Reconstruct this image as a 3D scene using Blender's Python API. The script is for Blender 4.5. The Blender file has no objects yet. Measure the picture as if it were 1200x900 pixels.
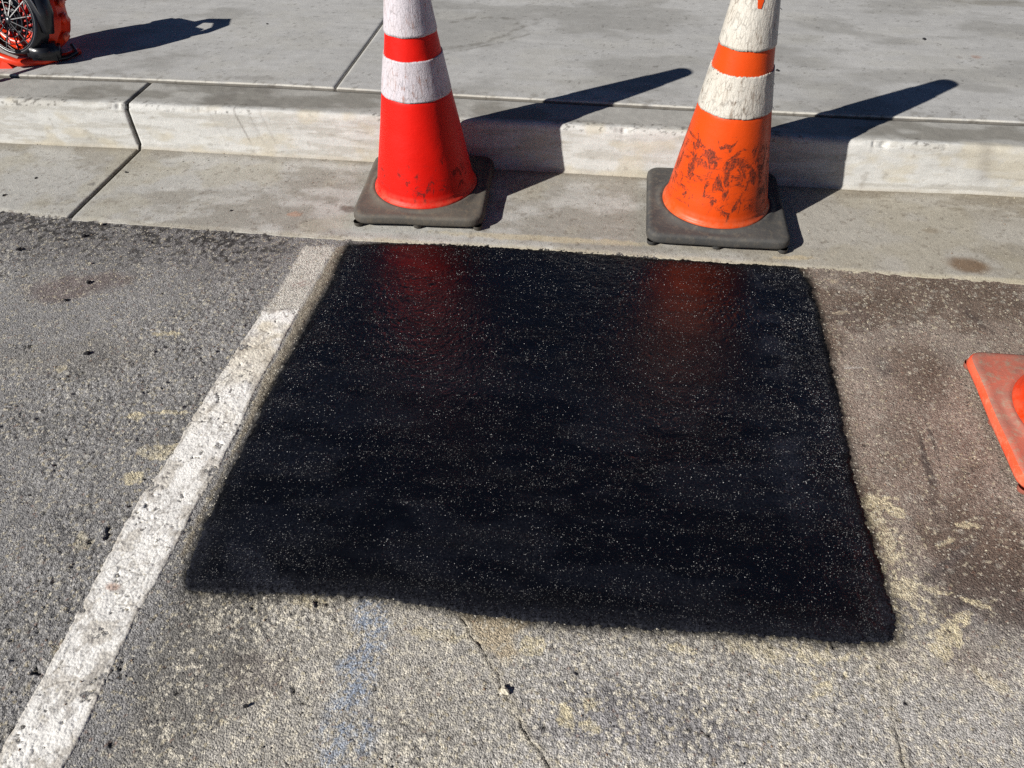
import bpy, math
import numpy as np
from mathutils import Vector, Matrix

sc = bpy.context.scene
COL = sc.collection
rad = math.radians

# ------------------------------------------------------------------ camera
PITCH, YAW, ROLL, FPX = 0.77832, -0.146836, -0.0168595, 869.22
CAM = np.array([1.54416, -2.11009, 1.15925])
Fw = np.array([math.sin(YAW)*math.cos(PITCH), math.cos(YAW)*math.cos(PITCH), -math.sin(PITCH)])
Rt = np.array([math.cos(YAW), -math.sin(YAW), 0.0])
Up = np.cross(Rt, Fw)
Rr = Rt*math.cos(ROLL) + Up*math.sin(ROLL)
Uu = np.cross(Rr, Fw)
cd = bpy.data.cameras.new('camera')
cam = bpy.data.objects.new('camera', cd)
COL.objects.link(cam)
cam.matrix_world = Matrix(((Rr[0], Uu[0], -Fw[0], CAM[0]), (Rr[1], Uu[1], -Fw[1], CAM[1]),
                           (Rr[2], Uu[2], -Fw[2], CAM[2]), (0, 0, 0, 1)))
cd.sensor_width = 36.0
cd.lens = 36.0*FPX/1200.0
cd.clip_start = 0.02
cd.clip_end = 500.0
sc.camera = cam

def G(px, py, z=0.0):
    """a spot of the photograph measured on the level z (1200 x 900 survey)"""
    d = Fw*FPX + Rr*(px-600) - Uu*(py-450)
    t = (z-CAM[2])/d[2]
    return (CAM+t*d)[:2]

# ------------------------------------------------------------------ sky, sun, exposure
SUN_TO = np.array([-1.3451, -1.1148, 1.0]); SUN_TO /= np.linalg.norm(SUN_TO)
ELEV = math.asin(SUN_TO[2]); AZ = math.atan2(SUN_TO[0], SUN_TO[1])
w = bpy.data.worlds.new('World'); sc.world = w; w.use_nodes = True
sk = w.node_tree.nodes.new('ShaderNodeTexSky')
sk.sky_type = 'NISHITA'; sk.sun_disc = False
sk.sun_elevation = ELEV; sk.sun_rotation = AZ % (2*math.pi)
sk.air_density = 0.32; sk.dust_density = 0.1; sk.ozone_density = 3.0
w.node_tree.links.new(sk.outputs[0], w.node_tree.nodes['Background'].inputs[0])
w.node_tree.nodes['Background'].inputs[1].default_value = 0.05
sl = bpy.data.lights.new('sun', 'SUN'); sl.energy = 5.0; sl.angle = rad(0.5); sl.color = (1.0, 0.965, 0.91)
so = bpy.data.objects.new('sun', sl); COL.objects.link(so)
so.rotation_euler = Vector(SUN_TO).to_track_quat('Z', 'Y').to_euler(); so.location = (0, 0, 5)
sc.view_settings.view_transform = 'Standard'; sc.view_settings.look = 'None'
sc.view_settings.gamma = 1.0; sc.view_settings.use_curve_mapping = False
sc.view_settings.exposure = 0.42
sc.render.engine = 'CYCLES'
sc.cycles.use_denoising = False
sc.render.filter_size = 1.0
sc.cycles.max_bounces = 6
sc.cycles.caustics_reflective = False

# ------------------------------------------------------------------ helpers
def s2l(c):
    c = np.asarray(c, float)/255.0
    return np.where(c <= 0.04045, c/12.92, ((c+0.055)/1.055)**2.4)
ALB = 0.93
def S(r, g, b, k=ALB):
    return s2l((r, g, b))*k

def tag(o, label=None, cat=None, group=None, kind=None):
    if label: o['label'] = label
    if cat: o['category'] = cat
    if group: o['group'] = group
    if kind: o['kind'] = kind
    return o
def empty(name, loc=(0, 0, 0), rz=0.0):
    o = bpy.data.objects.new(name, None); COL.objects.link(o)
    o.location = loc; o.rotation_euler = (0, 0, rz); o.empty_display_size = 0.1
    return o
def link(name, me, mat, parent=None):
    o = bpy.data.objects.new(name, me); COL.objects.link(o)
    if mat is not None: me.materials.append(mat)
    if parent is not None: o.parent = parent
    return o
def mesh_np(name, V, F, smooth=True, attrs=None):
    """V (n,3), F (m,k) all faces k-sided"""
    V = np.asarray(V, np.float32); F = np.asarray(F, np.int32)
    me = bpy.data.meshes.new(name)
    k = F.shape[1]
    me.vertices.add(len(V)); me.vertices.foreach_set('co', V.ravel())
    me.loops.add(F.size); me.loops.foreach_set('vertex_index', F.ravel())
    me.polygons.add(len(F)); me.polygons.foreach_set('loop_start', np.arange(0, F.size, k, dtype=np.int32))
    me.polygons.foreach_set('use_smooth', np.full(len(F), smooth))
    me.update(calc_edges=True)
    for nm, a in (attrs or {}).items():
        at = me.color_attributes.new(nm, 'FLOAT_COLOR', 'POINT')
        a = np.asarray(a, np.float32)
        if a.shape[1] == 3: a = np.hstack([a, np.ones((len(a), 1), np.float32)])
        at.data.foreach_set('color', a.ravel())
    return me
def grid_faces(ny, nx, off=0):
    i = np.arange(ny*nx).reshape(ny, nx)+off
    return np.stack([i[:-1, :-1], i[:-1, 1:], i[1:, 1:], i[1:, :-1]], -1).reshape(-1, 4)
def surf(name, X, Y, Z, mat, parent=None, attrs=None, keep=None):
    """2-D arrays -> a sheet"""
    ny, nx = X.shape
    V = np.stack([X, Y, Z], -1).reshape(-1, 3)
    F = grid_faces(ny, nx)
    at = {k: a.reshape(-1, a.shape[-1]) for k, a in (attrs or {}).items()}
    if keep is not None:
        kf = keep.reshape(-1)[F].any(1)
        F = F[kf]
        used = np.zeros(len(V), bool); used[F.ravel()] = True
        idx = np.cumsum(used)-1
        V = V[used]; F = idx[F]; at = {k: a[used] for k, a in at.items()}
    return link(name, mesh_np(name, V, F, True, at), mat, parent)
def pydata(name, V, F, mat, parent=None, smooth=False):
    me = bpy.data.meshes.new(name); me.from_pydata([tuple(map(float, v)) for v in V], [], [tuple(map(int, f)) for f in F]); me.update()
    if smooth: me.polygons.foreach_set('use_smooth', [True]*len(me.polygons))
    return link(name, me, mat, parent)

# ---- noise
def hsh(ix, iy, seed):
    n = (ix.astype(np.int64)*374761393 + iy.astype(np.int64)*668265263 + seed*1442695041) & 0xffffffff
    n = ((n ^ (n >> 13))*1274126177) & 0xffffffff
    n = (n ^ (n >> 16)) & 0xffffff
    return n.astype(np.float32)/np.float32(0xffffff)
def vn(x, y, s, seed=0):
    x = x/s; y = y/s
    ix = np.floor(x); iy = np.floor(y); fx = x-ix; fy = y-iy
    fx = fx*fx*(3-2*fx); fy = fy*fy*(3-2*fy)
    a = hsh(ix, iy, seed); b = hsh(ix+1, iy, seed); c = hsh(ix, iy+1, seed); d = hsh(ix+1, iy+1, seed)
    return (a*(1-fx)+b*fx)*(1-fy)+(c*(1-fx)+d*fx)*fy
def fbm(x, y, s, seed=0, oc=4, g=0.5):
    r = 0; a = 1; t = 0
    for i in range(oc):
        r = r+a*vn(x+i*7.3, y-i*3.1, s, seed+i*17); t += a; a *= g; s *= 0.5
    return r/t
def worley(x, y, s, seed=0):
    x = x/s; y = y/s
    ix = np.floor(x); iy = np.floor(y)
    f1 = np.full(x.shape, 9.0, np.float32); f2 = f1.copy(); cid = np.zeros(x.shape, np.float32)
    for dx in (-1, 0, 1):
        for dy in (-1, 0, 1):
            cx = ix+dx; cy = iy+dy
            jx = cx+hsh(cx, cy, seed); jy = cy+hsh(cx, cy, seed+5)
            d = np.hypot(jx-x, jy-y).astype(np.float32)
            c = hsh(cx, cy, seed+9)
            n = d < f1
            f2 = np.where(n, f1, np.minimum(f2, d)); cid = np.where(n, c, cid); f1 = np.where(n, d, f1)
    return f1, f2, cid
def sst(a, b, x):
    t = np.clip((x-a)/(b-a), 0, 1); return t*t*(3-2*t)
def mix(A, B, t):
    return A*(1-t[..., None])+np.asarray(B)*t[..., None]
def poly_sd(x, y, P):
    """signed distance to a polygon, positive inside"""
    P = np.asarray(P, float); d = np.full(x.shape, 1e9); ins = np.zeros(x.shape, bool)
    for i in range(len(P)):
        a = P[i]; b = P[(i+1) % len(P)]; e = b-a
        wx = x-a[0]; wy = y-a[1]
        t = np.clip((wx*e[0]+wy*e[1])/(e@e), 0, 1)
        d = np.minimum(d, np.hypot(wx-t*e[0], wy-t*e[1]))
        c = ((a[1] > y) != (b[1] > y))
        with np.errstate(divide='ignore', invalid='ignore'):
            c &= x < (b[0]-a[0])*(y-a[1])/(b[1]-a[1]+1e-12)+a[0]
        ins ^= c
    return np.where(ins, d, -d)
def line_d(x, y, P):
    P = np.asarray(P, float); d = np.full(x.shape, 1e9)
    for i in range(len(P)-1):
        a = P[i]; b = P[i+1]; e = b-a
        wx = x-a[0]; wy = y-a[1]
        t = np.clip((wx*e[0]+wy*e[1])/(e@e), 0, 1)
        d = np.minimum(d, np.hypot(wx-t*e[0], wy-t*e[1]))
    return d
def blob(x, y, px, py, rx, ry, ang=0, z=0.0, warp=0.0, seed=0):
    c = G(px, py, z); X = x-c[0]; Y = y-c[1]
    ca, sa = math.cos(rad(ang)), math.sin(rad(ang))
    u = (X*ca+Y*sa)/rx; v = (-X*sa+Y*ca)/ry
    r = np.sqrt(u*u+v*v)
    if warp: r = r+warp*(fbm(x, y, min(rx, ry)*1.1, seed+31, 4, 0.6)-0.5)*2
    return 1-sst(0.55, 1.15, r)

# ------------------------------------------------------------------ materials
class N:
    def __init__(s, name):
        s.m = bpy.data.materials.new(name); s.m.use_nodes = True
        s.t = s.m.node_tree; s.b = s.t.nodes['Principled BSDF']
    def n(s, ty, **kw):
        o = s.t.nodes.new(ty)
        for k, v in kw.items():
            if k.startswith('i_'):
                o.inputs[int(k[2:]) if k[2:].isdigit() else k[2:].replace('_', ' ')].default_value = v
            else: setattr(o, k, v)
        return o
    def l(s, a, b): s.t.links.new(a, b)
    def math(s, op, a, b=None, clamp=False):
        o = s.n('ShaderNodeMath', operation=op, use_clamp=clamp)
        for i, q in enumerate((a, b)):
            if q is None: continue
            if isinstance(q, (int, float)): o.inputs[i].default_value = q
            else: s.l(q, o.inputs[i])
        return o.outputs[0]
    def coords(s, scale=(1, 1, 1)):
        c = s.n('ShaderNodeTexCoord'); mp = s.n('ShaderNodeMapping'); mp.inputs['Scale'].default_value = scale
        s.l(c.outputs['Object'], mp.inputs[0]); return mp.outputs[0]
    def noise(s, co, scale, detail=4, rough=0.55, dist=0.0):
        o = s.n('ShaderNodeTexNoise'); s.l(co, o.inputs['Vector'])
        o.inputs['Scale'].default_value = scale; o.inputs['Detail'].default_value = detail
        o.inputs['Roughness'].default_value = rough; o.inputs['Distortion'].default_value = dist
        return o.outputs['Fac']
    def vor(s, co, scale, feature='F1', out='Distance'):
        o = s.n('ShaderNodeTexVoronoi', feature=feature); s.l(co, o.inputs['Vector']); o.inputs['Scale'].default_value = scale
        return o.outputs[out]
    def rng(s, v, a, b, c=0.0, d=1.0):
        o = s.n('ShaderNodeMapRange'); s.l(v, o.inputs[0])
        for i, q in enumerate((a, b, c, d)): o.inputs[i+1].default_value = q
        return o.outputs[0]
    def mixc(s, f, a, b, blend='MIX'):
        o = s.n('ShaderNodeMix', data_type='RGBA', blend_type=blend)
        if isinstance(f, (int, float)): o.inputs[0].default_value = f
        else: s.l(f, o.inputs[0])
        for i, q in ((6, a), (7, b)):
            if hasattr(q, 'links'): s.l(q, o.inputs[i])
            else: o.inputs[i].default_value = (*[float(v) for v in q][:3], 1)
        return o.outputs[2]
    def bump(s, h, dist, strength=1.0, normal=None):
        o = s.n('ShaderNodeBump'); s.l(h, o.inputs['Height']); o.inputs['Distance'].default_value = dist
        o.inputs['Strength'].default_value = strength
        if normal is not None: s.l(normal, o.inputs['Normal'])
        return o.outputs[0]
    def attr(s, nm, out='Color'):
        o = s.n('ShaderNodeAttribute'); o.attribute_name = nm; return o.outputs[out]
    def set(s, **kw):
        for k, v in kw.items():
            i = s.b.inputs[k.replace('_', ' ')]
            if hasattr(v, 'links'): s.l(v, i)
            elif isinstance(v, (tuple, list, np.ndarray)): i.default_value = (*[float(q) for q in v][:3], 1)
            else: i.default_value = v
        return s.m

def mat_mineral(name, grain=420.0, var=0.35, bumpd=0.0006, cell=260.0, cellvar=0.3, rough=0.9, speck=0.0, stones=0.0):
    """colour from the vertices, fine mineral grain and relief from the material"""
    m = N(name); co = m.coords()
    col = m.attr('Col')
    n1 = m.noise(co, grain, 3, 0.7)
    n2 = m.vor(co, cell, 'F1', 'Color')
    sep = m.n('ShaderNodeSeparateColor'); m.l(n2, sep.inputs[0])
    f = m.math('ADD', m.rng(n1, 0.25, 0.75, 1-var, 1+var), m.rng(sep.outputs[0], 0, 1, -cellvar, cellvar))
    n3 = m.noise(co, 28, 5, 0.6)
    f = m.math('MULTIPLY', f, m.rng(n3, 0.3, 0.7, 0.93, 1.07))
    cm = m.n('ShaderNodeCombineColor')
    for i in range(3): m.l(f, cm.inputs[i])
    c = m.mixc(1.0, col, cm.outputs[0], 'MULTIPLY')
    if speck:
        sp = m.rng(sep.outputs[1], 1-speck, 1-speck+0.01)
        c = m.mixc(m.math('MULTIPLY', sp, 0.75), c, S(205, 198, 182))
        sd = m.rng(sep.outputs[2], 1-speck*0.8, 1-speck*0.8+0.01)
        c = m.mixc(m.math('MULTIPLY', sd, 0.7), c, S(52, 49, 48))
    d1 = m.vor(co, cell, 'F1')
    h = m.math('ADD', m.math('MULTIPLY', d1, -0.7), n1)
    if stones:
        # angular stone tops set in the binder
        nz = m.n('ShaderNodeTexNoise'); m.l(co, nz.inputs['Vector']); nz.inputs['Scale'].default_value = 240; nz.inputs['Detail'].default_value = 2
        of = m.n('ShaderNodeVectorMath', operation='SCALE'); m.l(nz.outputs['Color'], of.inputs[0]); of.inputs['Scale'].default_value = 0.008
        av = m.n('ShaderNodeVectorMath', operation='ADD'); m.l(co, av.inputs[0]); m.l(of.outputs[0], av.inputs[1])
        for sc_v, thr, amt, tone in ((170, 0.80, 0.62, S(206, 199, 182)), (120, 0.90, 0.6, S(190, 178, 150)), (210, 0.86, 0.5, S(70, 66, 66))):
            vv = m.n('ShaderNodeTexVoronoi'); m.l(av.outputs[0], vv.inputs['Vector']); vv.inputs['Scale'].default_value = sc_v
            s3 = m.n('ShaderNodeSeparateColor'); m.l(vv.outputs['Color'], s3.inputs[0])
            pk = m.math('GREATER_THAN', s3.outputs[0], thr)
            sh = m.rng(m.math('ADD', vv.outputs['Distance'], m.math('MULTIPLY', s3.outputs[1], 0.25)), 0.42, 0.52, 1, 0)
            q = m.math('MULTIPLY', pk, sh)
            lum = m.n('ShaderNodeRGBToBW'); m.l(col, lum.inputs[0])
            q2 = m.math('MULTIPLY', q, m.math('MULTIPLY', m.rng(lum.outputs[0], 0.04, 0.16), amt*stones, True))
            c = m.mixc(q2, c, tone)
            h = m.math('ADD', h, m.math('MULTIPLY', q, 0.5 if thr < 0.95 else 0))
    nb = m.bump(h, bumpd)
    return m.set(Base_Color=c, Roughness=rough, Normal=nb, Specular_IOR_Level=0.3)

M = {}
M['asphalt'] = mat_mineral('weathered_asphalt', 380, 0.30, 0.0026, 330, 0.28, 0.88, 0.03, 1.0)
M['concrete'] = mat_mineral('broomed_concrete', 520, 0.12, 0.0005, 420, 0.07, 0.92, 0.0)
M['gutter'] = mat_mineral('gutter_concrete', 480, 0.16, 0.0007, 420, 0.12, 0.92, 0.02)
M['paint'] = mat_mineral('worn_line_paint', 300, 0.10, 0.0010, 220, 0.06, 0.7, 0.012)

def mat_seal():
    m = N('fresh_black_seal'); co = m.coords()
    msk = m.attr('Col')
    sep0 = m.n('ShaderNodeSeparateColor'); m.l(msk, sep0.inputs[0])      # r dust, g coarse grit, b gloss loss
    v = m.n('ShaderNodeTexVoronoi'); m.l(co, v.inputs['Vector']); v.inputs['Scale'].default_value = 800
    sep = m.n('ShaderNodeSeparateColor'); m.l(v.outputs['Color'], sep.inputs[0])
    n1 = m.noise(co, 260, 4, 0.65)
    h = m.math('ADD', m.math('MULTIPLY', v.outputs['Distance'], -0.6), n1)
    nb = m.bump(h, 0.00030)
    # a few stone facets stand at a steep angle and catch the sun
    vm = m.n('ShaderNodeVectorMath', operation='SUBTRACT'); m.l(v.outputs['Color'], vm.inputs[0]); vm.inputs[1].default_value = (0.5, 0.5, 0.5)
    clus = m.rng(m.noise(m.coords((1, 2.4, 1)), 16, 5, 0.7), 0.38, 0.62, -0.10, 0.06)
    pick = m.math('GREATER_THAN', m.math('ADD', m.math('ADD', sep.outputs[2], clus), m.math('MULTIPLY', sep0.outputs[1], 0.34)), 0.885)
    sc_ = m.n('ShaderNodeVectorMath', operation='SCALE'); m.l(vm.outputs[0], sc_.inputs[0]); m.l(m.math('MULTIPLY', pick, 3.2), sc_.inputs['Scale'])
    fl = m.n('ShaderNodeVectorMath', operation='MULTIPLY'); m.l(sc_.outputs[0], fl.inputs[0]); fl.inputs[1].default_value = (1, 1, 0)
    ad = m.n('ShaderNodeVectorMath', operation='ADD'); m.l(nb, ad.inputs[0]); m.l(fl.outputs[0], ad.inputs[1])
    nr = m.n('ShaderNodeVectorMath', operation='NORMALIZE'); m.l(ad.outputs[0], nr.inputs[0])
    base = m.mixc(m.math('MULTIPLY', sep0.outputs[0], m.rng(n1, 0.35, 0.6), True), (0.0014, 0.0015, 0.0024), (0.026, 0.028, 0.038))
    ro = m.math('ADD', m.math('MULTIPLY', sep0.outputs[2], 0.30), m.math('ADD', 0.20, m.math('MULTIPLY', pick, 0.20)), True)
    spv = m.math('SUBTRACT', 0.75, m.math('MULTIPLY', sep0.outputs[2], 0.62), True)
    return m.set(Base_Color=base, Roughness=ro, Normal=nr.outputs[0], Specular_IOR_Level=spv)
M['seal'] = mat_seal()

def mat_cone(name, c_main, c_dirt, scuff=0.5, rough=0.38, zlo=0.05, zhi=0.26, spread=1.0):
    m = N(name); co = m.coords()
    c2 = m.coords((1, 1, 0.55))
    geo = m.n('ShaderNodeTexCoord'); sx = m.n('ShaderNodeSeparateXYZ'); m.l(geo.outputs['Object'], sx.inputs[0])
    z = sx.outputs[2]
    big = m.noise(co, 9, 5, 0.6, 0.4)
    c = m.mixc(m.rng(big, 0.35, 0.7), c_main, np.array(c_main)*0.86+np.array(c_dirt)*0.03)
    band = m.math('MULTIPLY', m.rng(z, zlo, zlo+0.05), m.rng(z, zhi-0.03, zhi+0.03, 1, 0))
    n = m.noise(c2, 27, 8, 0.72, 1.1)
    thr = m.math('ADD', n, m.math('MULTIPLY', band, 0.16*spread))
    f = m.rng(thr, 0.71-0.07*scuff, 0.735-0.07*scuff)
    c3 = m.coords((1, 1, 7)); m3 = m.noise(c3, 70, 3, 0.6)
    f2 = m.rng(m3, 0.72, 0.76)
    f2 = m.math('MULTIPLY', f2, m.math('MULTIPLY', band, 0.7))
    c4 = m.coords((0.55, 0.55, 1.9)); n4 = m.noise(c4, 24, 9, 0.78, 0.7)
    f4 = m.rng(m.math('ADD', n4, m.math('MULTIPLY', band, 0.13*spread)), 0.70-0.06*scuff, 0.75-0.06*scuff)
    fine = m.rng(m.noise(co, 210, 4, 0.7), 0.38, 0.55)
    f4 = m.math('MULTIPLY', f4, m.math('ADD', m.math('MULTIPLY', fine, 0.75), 0.2))
    vs = m.noise(m.coords((1, 1, 0.06)), 130, 3, 0.6)
    f5 = m.math('MULTIPLY', m.rng(vs, 0.66, 0.72), m.math('MULTIPLY', m.rng(m.noise(co, 12, 3), 0.45, 0.6), 0.55*scuff))
    f = m.math('MULTIPLY', f, m.math('ADD', m.math('MULTIPLY', fine, 0.6), 0.4))
    f = m.math('MAXIMUM', m.math('MAXIMUM', f, f4), f5)
    spk = m.rng(m.noise(co, 190, 2, 0.5), 0.72, 0.75)
    f = m.math('MAXIMUM', f, m.math('MULTIPLY', spk, m.math('MULTIPLY', band, 0.8)))
    ff = m.math('MULTIPLY', m.math('MAXIMUM', f, f2), 0.88, True)
    c = m.mixc(ff, c, c_dirt)
    # pale dust low on the shell
    dn = m.noise(co, 45, 5, 0.7)
    du = m.math('MULTIPLY', m.rng(z, 0.03, 0.075, 0.30, 0), m.rng(dn, 0.35, 0.6))
    c = m.mixc(du, c, S(205, 165, 130))
    hb = m.noise(co, 22, 4, 0.6)
    nb = m.bump(m.math('ADD', m.math('MULTIPLY', hb, 1.0), m.math('MULTIPLY', m.noise(co, 300, 2, 0.5), 0.05)), 0.004, 0.35)
    ro = m.math('ADD', rough, m.math('MULTIPLY', ff, 0.3))
    return m.set(Base_Color=c, Roughness=ro, Normal=nb, Specular_IOR_Level=0.22)
M['cone_red'] = mat_cone('red_orange_vinyl', S(222, 20, 5), (0.09, 0.01, 0.008), 0.45, 0.5, 0.04, 0.16, 0.9)
M['cone_orange'] = mat_cone('faded_orange_vinyl', S(216, 74, 18), (0.030, 0.016, 0.012), 0.72, 0.42, 0.05, 0.262, 0.92)
M['cone_dusty'] = mat_cone('dusty_orange_vinyl', S(226, 58, 14), (0.06, 0.03, 0.02), 0.5)

def mat_band(name, c_main, c_peel, wear=0.5):
    m = N(name); co = m.coords(); c2 = m.coords((1, 1, 0.14))
    n = m.noise(c2, 75, 6, 0.75, 0.5); nn = m.noise(co, 30, 6, 0.65)
    f = m.rng(m.math('ADD', m.math('MULTIPLY', n, 0.65), m.math('MULTIPLY', nn, 0.45)), 0.66-0.06*wear, 0.72-0.05*wear)
    hexs = m.vor(co, 320)
    c = m.mixc(m.rng(hexs, 0.0, 0.9, 0.0, 0.35), c_main, np.array(c_main)*0.6)
    cr = m.vor(m.coords((1, 1, 0.30)), 120, 'DISTANCE_TO_EDGE')
    c = m.mixc(m.math('MULTIPLY', m.rng(cr, 0.0, 0.10, 1, 0), m.rng(m.noise(co, 40, 3), 0.35, 0.6, 0.15, 0.75*wear)), c, np.array(c_main)*0.30)
    st = m.noise(m.coords((1, 1, 0.04)), 90, 4, 0.7)
    c = m.mixc(m.math('MULTIPLY', m.rng(st, 0.56, 0.64), m.rng(m.noise(co, 18, 3), 0.42, 0.62, 0, 0.75)), c, np.array(c_peel)*1.2)
    wash = m.noise(co, 14, 4, 0.6); c = m.mixc(m.rng(wash, 0.4, 0.75, 0, 0.35), c, np.array(c_main)*np.array((0.78, 0.72, 0.64)))
    c = m.mixc(m.math('MULTIPLY', f, 0.8, True), c, c_peel)
    nb = m.bump(m.math('ADD', n, m.math('MULTIPLY', hexs, 0.25)), 0.0030, 0.55)
    return m.set(Base_Color=c, Roughness=0.48, Normal=nb, Specular_IOR_Level=0.4)
M['band_a'] = mat_band('worn_reflective_sheeting', S(206, 199, 204), S(140, 98, 80), 0.85)
M['band_b'] = mat_band('crazed_reflective_sheeting', S(208, 203, 192), S(110, 92, 76), 1.0)

def mat_rubber(name, c1, c2, c3, k=0.5, ro=0.75, side=0.5):
    m = N(name); co = m.coords()
    n = m.noise(co, 14, 6, 0.65, 0.6); n2 = m.noise(co, 60, 6, 0.7)
    c = m.mixc(m.rng(n, 0.35, 0.7), c1, c2)
    c = m.mixc(m.math('MULTIPLY', m.rng(n2, 0.5, 0.68), k), c, c3)
    sp = m.noise(co, 420, 2, 0.6)
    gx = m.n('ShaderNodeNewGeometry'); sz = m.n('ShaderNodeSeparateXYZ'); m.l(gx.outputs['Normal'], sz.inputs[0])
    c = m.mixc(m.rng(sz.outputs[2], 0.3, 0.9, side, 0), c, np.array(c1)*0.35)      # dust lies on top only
    c = m.mixc(m.rng(sp, 0.62, 0.7, 0, 0.5), c, c3)
    nb = m.bump(m.math('ADD', n2, m.math('MULTIPLY', sp, 0.4)), 0.0022, 0.6)
    return m.set(Base_Color=c, Roughness=ro, Normal=nb, Specular_IOR_Level=0.3)
M['rubber_brown'] = mat_rubber('dusty_black_rubber', S(88, 85, 80), S(106, 99, 89), S(128, 115, 98), 0.6)
M['rubber_grey'] = mat_rubber('grey_black_rubber', S(70, 70, 70), S(90, 88, 84), S(122, 114, 100), 0.5)
M['rubber_orange'] = mat_rubber('dirt_caked_orange_rubber', S(196, 108, 88), S(146, 108, 96), S(160, 144, 124), 0.9)
M['rubber_rim'] = mat_rubber('scraped_orange_rim', S(236, 84, 48), S(220, 100, 70), S(206, 150, 120), 0.5, 0.75, 0.0)

def plain(name, c, ro=0.5, k=0.0, sp=0.4, metal=0.0):
    m = N(name); co = m.coords(); n = m.noise(co, 55, 5, 0.65)
    cc = m.mixc(m.rng(n, 0.45, 0.7, 0, 0.35+k), c, np.array(c)*0.55+0.01)
    return m.set(Base_Color=cc, Roughness=ro, Specular_IOR_Level=sp, Metallic=metal, Normal=m.bump(n, 0.002, 0.25))
M['tool_orange'] = plain('orange_tool_plastic', S(238, 62, 28), 0.33)
M['tool_dark_red'] = plain('dark_red_plastic', S(190, 36, 24), 0.4)
M['tool_pale'] = plain('sun_faded_orange_plastic', S(246, 110, 78), 0.4)
M['tool_black'] = plain('black_tool_plastic', (0.012, 0.013, 0.017), 0.3, 0, 0.5)
M['tool_grey'] = plain('worn_grey_metal', S(150, 150, 150), 0.35, 0.2, 0.5, 0.7)
M['tan'] = plain('tan_painted_tube', S(150, 138, 100), 0.6)
M['crumb'] = plain('black_asphalt_crumb', (0.012, 0.011, 0.012), 0.7)
M['pale_stone'] = plain('pale_pebble', S(200, 192, 172), 0.85)
M['grit'] = mat_mineral('loose_grit', 600, 0.3, 0.0004, 500, 0.2, 0.9, 0)

# ------------------------------------------------------------------ the plan on the ground
GW = 0.431                                   # width of the gutter pan
LX = np.array([-9.0, -0.50, -0.23, 0.0, 0.45, 0.83, 1.38, 1.71, 2.28, 2.60, 9.0])
gut_e = np.array([-0.42, -0.405, -0.413, -0.433, -0.436, -0.440, -0.424, -0.424, -0.432, -0.431, -0.431])
bot_e = np.array([-0.008, -0.012, -0.006, 0.0, 0.002, 0.003, 0.001, -0.002, -0.004, 0.010, 0.010])
top_e = np.array([-0.004, -0.004, 0.000, 0.006, 0.009, 0.010, 0.012, 0.012, 0.006, 0.010, 0.012])
bck_e = np.array([0.168, 0.171, 0.180, 0.186, 0.188, 0.180, 0.169, 0.164, 0.160, 0.166, 0.168])
def cur(arr, x):
    return np.interp(x, LX, arr)

PATCH = [G(*q) for q in [(408, 286), (387, 333), (340, 417), (290, 513), (252, 590), (231, 640), (219, 672), (222, 692),
    (283, 695), (367, 698), (450, 701), (500, 709), (550, 717), (617, 727), (717, 734), (800, 741), (850, 743), (900, 746), (944, 750), (1020, 754), (1049, 751),
    (1050, 728), (1036, 685), (1022, 632), (1007, 583), (997, 545), (988, 490), (974, 427), (958, 362), (946, 327), (935, 314),
    (867, 309), (777, 304), (633, 293), (550, 288), (467, 285)]]
_line_px = [(308, 364), (277, 412), (223, 493), (203, 530), (164, 583), (115, 674), (53, 789), (0, 881), 'far',
    (77, 898), (125, 797), (157, 727), (194, 664), (231, 592), (254, 555), (285, 493), (304, 448), (328, 407), (352, 362)]
LINE = []
for q in _line_px:
    LINE += [np.array((0.714, -4.5)), np.array((0.832, -4.5))] if q == 'far' else [G(*q)]
SMEAR = [G(*q) for q in [(357, 288), (340, 318), (322, 348), (308, 364), (352, 362), (392, 289)]]
TAN = [G(*q) for q in [(392, 289), (352, 360), (328, 407), (304, 448), (285, 493), (254, 555), (231, 592), (200, 655), (214, 680),
    (231, 640), (252, 590), (290, 513), (340, 417), (387, 333), (411, 284)]]
CRACK_A = [G(*q) for q in [(540, 722), (560, 752), (576, 779), (586, 797), (592, 808), (594, 818), (599, 826), (605, 842), (621, 866), (634, 884), (650, 905), (668, 935)]]
CRACK_B = [G(*q) for q in [(1020, 755), (1026, 782), (1034, 800), (1040, 822), (1047, 846), (1052, 872), (1060, 905)]]
SEAM = [G(*q) for q in [(955, 330), (958, 400), (967, 440), (978, 520), (992, 570), (1005, 640), (1018, 700), (1022, 752)]]

def lows(x, y):
    return 0.0035*(fbm(x, y, 0.30, 3, 3)-0.5)+0.0020*(fbm(x, y, 0.05, 8, 3)-0.5)

def road_fields(x, y, full=True):
    """height parts, stone colours and masks at (x, y)"""
    wx = x+0.0030*(vn(x, y, 0.006, 41)-0.5); wy = y+0.0030*(vn(x, y, 0.006, 42)-0.5)
    f1, f2, cid = worley(wx, wy, 0.0075, 11)
    g1, g2, gid = worley(x, y, 0.019, 12)
    st = (0.5-np.clip(f1, 0, 1))*(0.6+0.8*cid)
    coarse = fbm(x, y, 0.22, 21, 3)
    amp = 0.35+1.3*sst(0.40, 0.66, coarse)
    amp = amp*(1-0.45*sst(1.25, 1.45, x)*sst(-1.40, -1.55, y))
    big = np.where(gid > 0.80, np.clip(0.42-g1, 0, 1), 0)
    h = 0.0021*amp*st+0.0042*big*amp+0.0022*amp*(fbm(x+0.01*f2, y, 0.015, 50, 3)-0.5)
    pit = sst(0.79, 0.87, fbm(x, y, 0.022, 60, 3, 0.6)+0.10*(coarse-0.5))
    h = h-0.0035*pit
    return h, st, cid, big, pit, coarse

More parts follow.
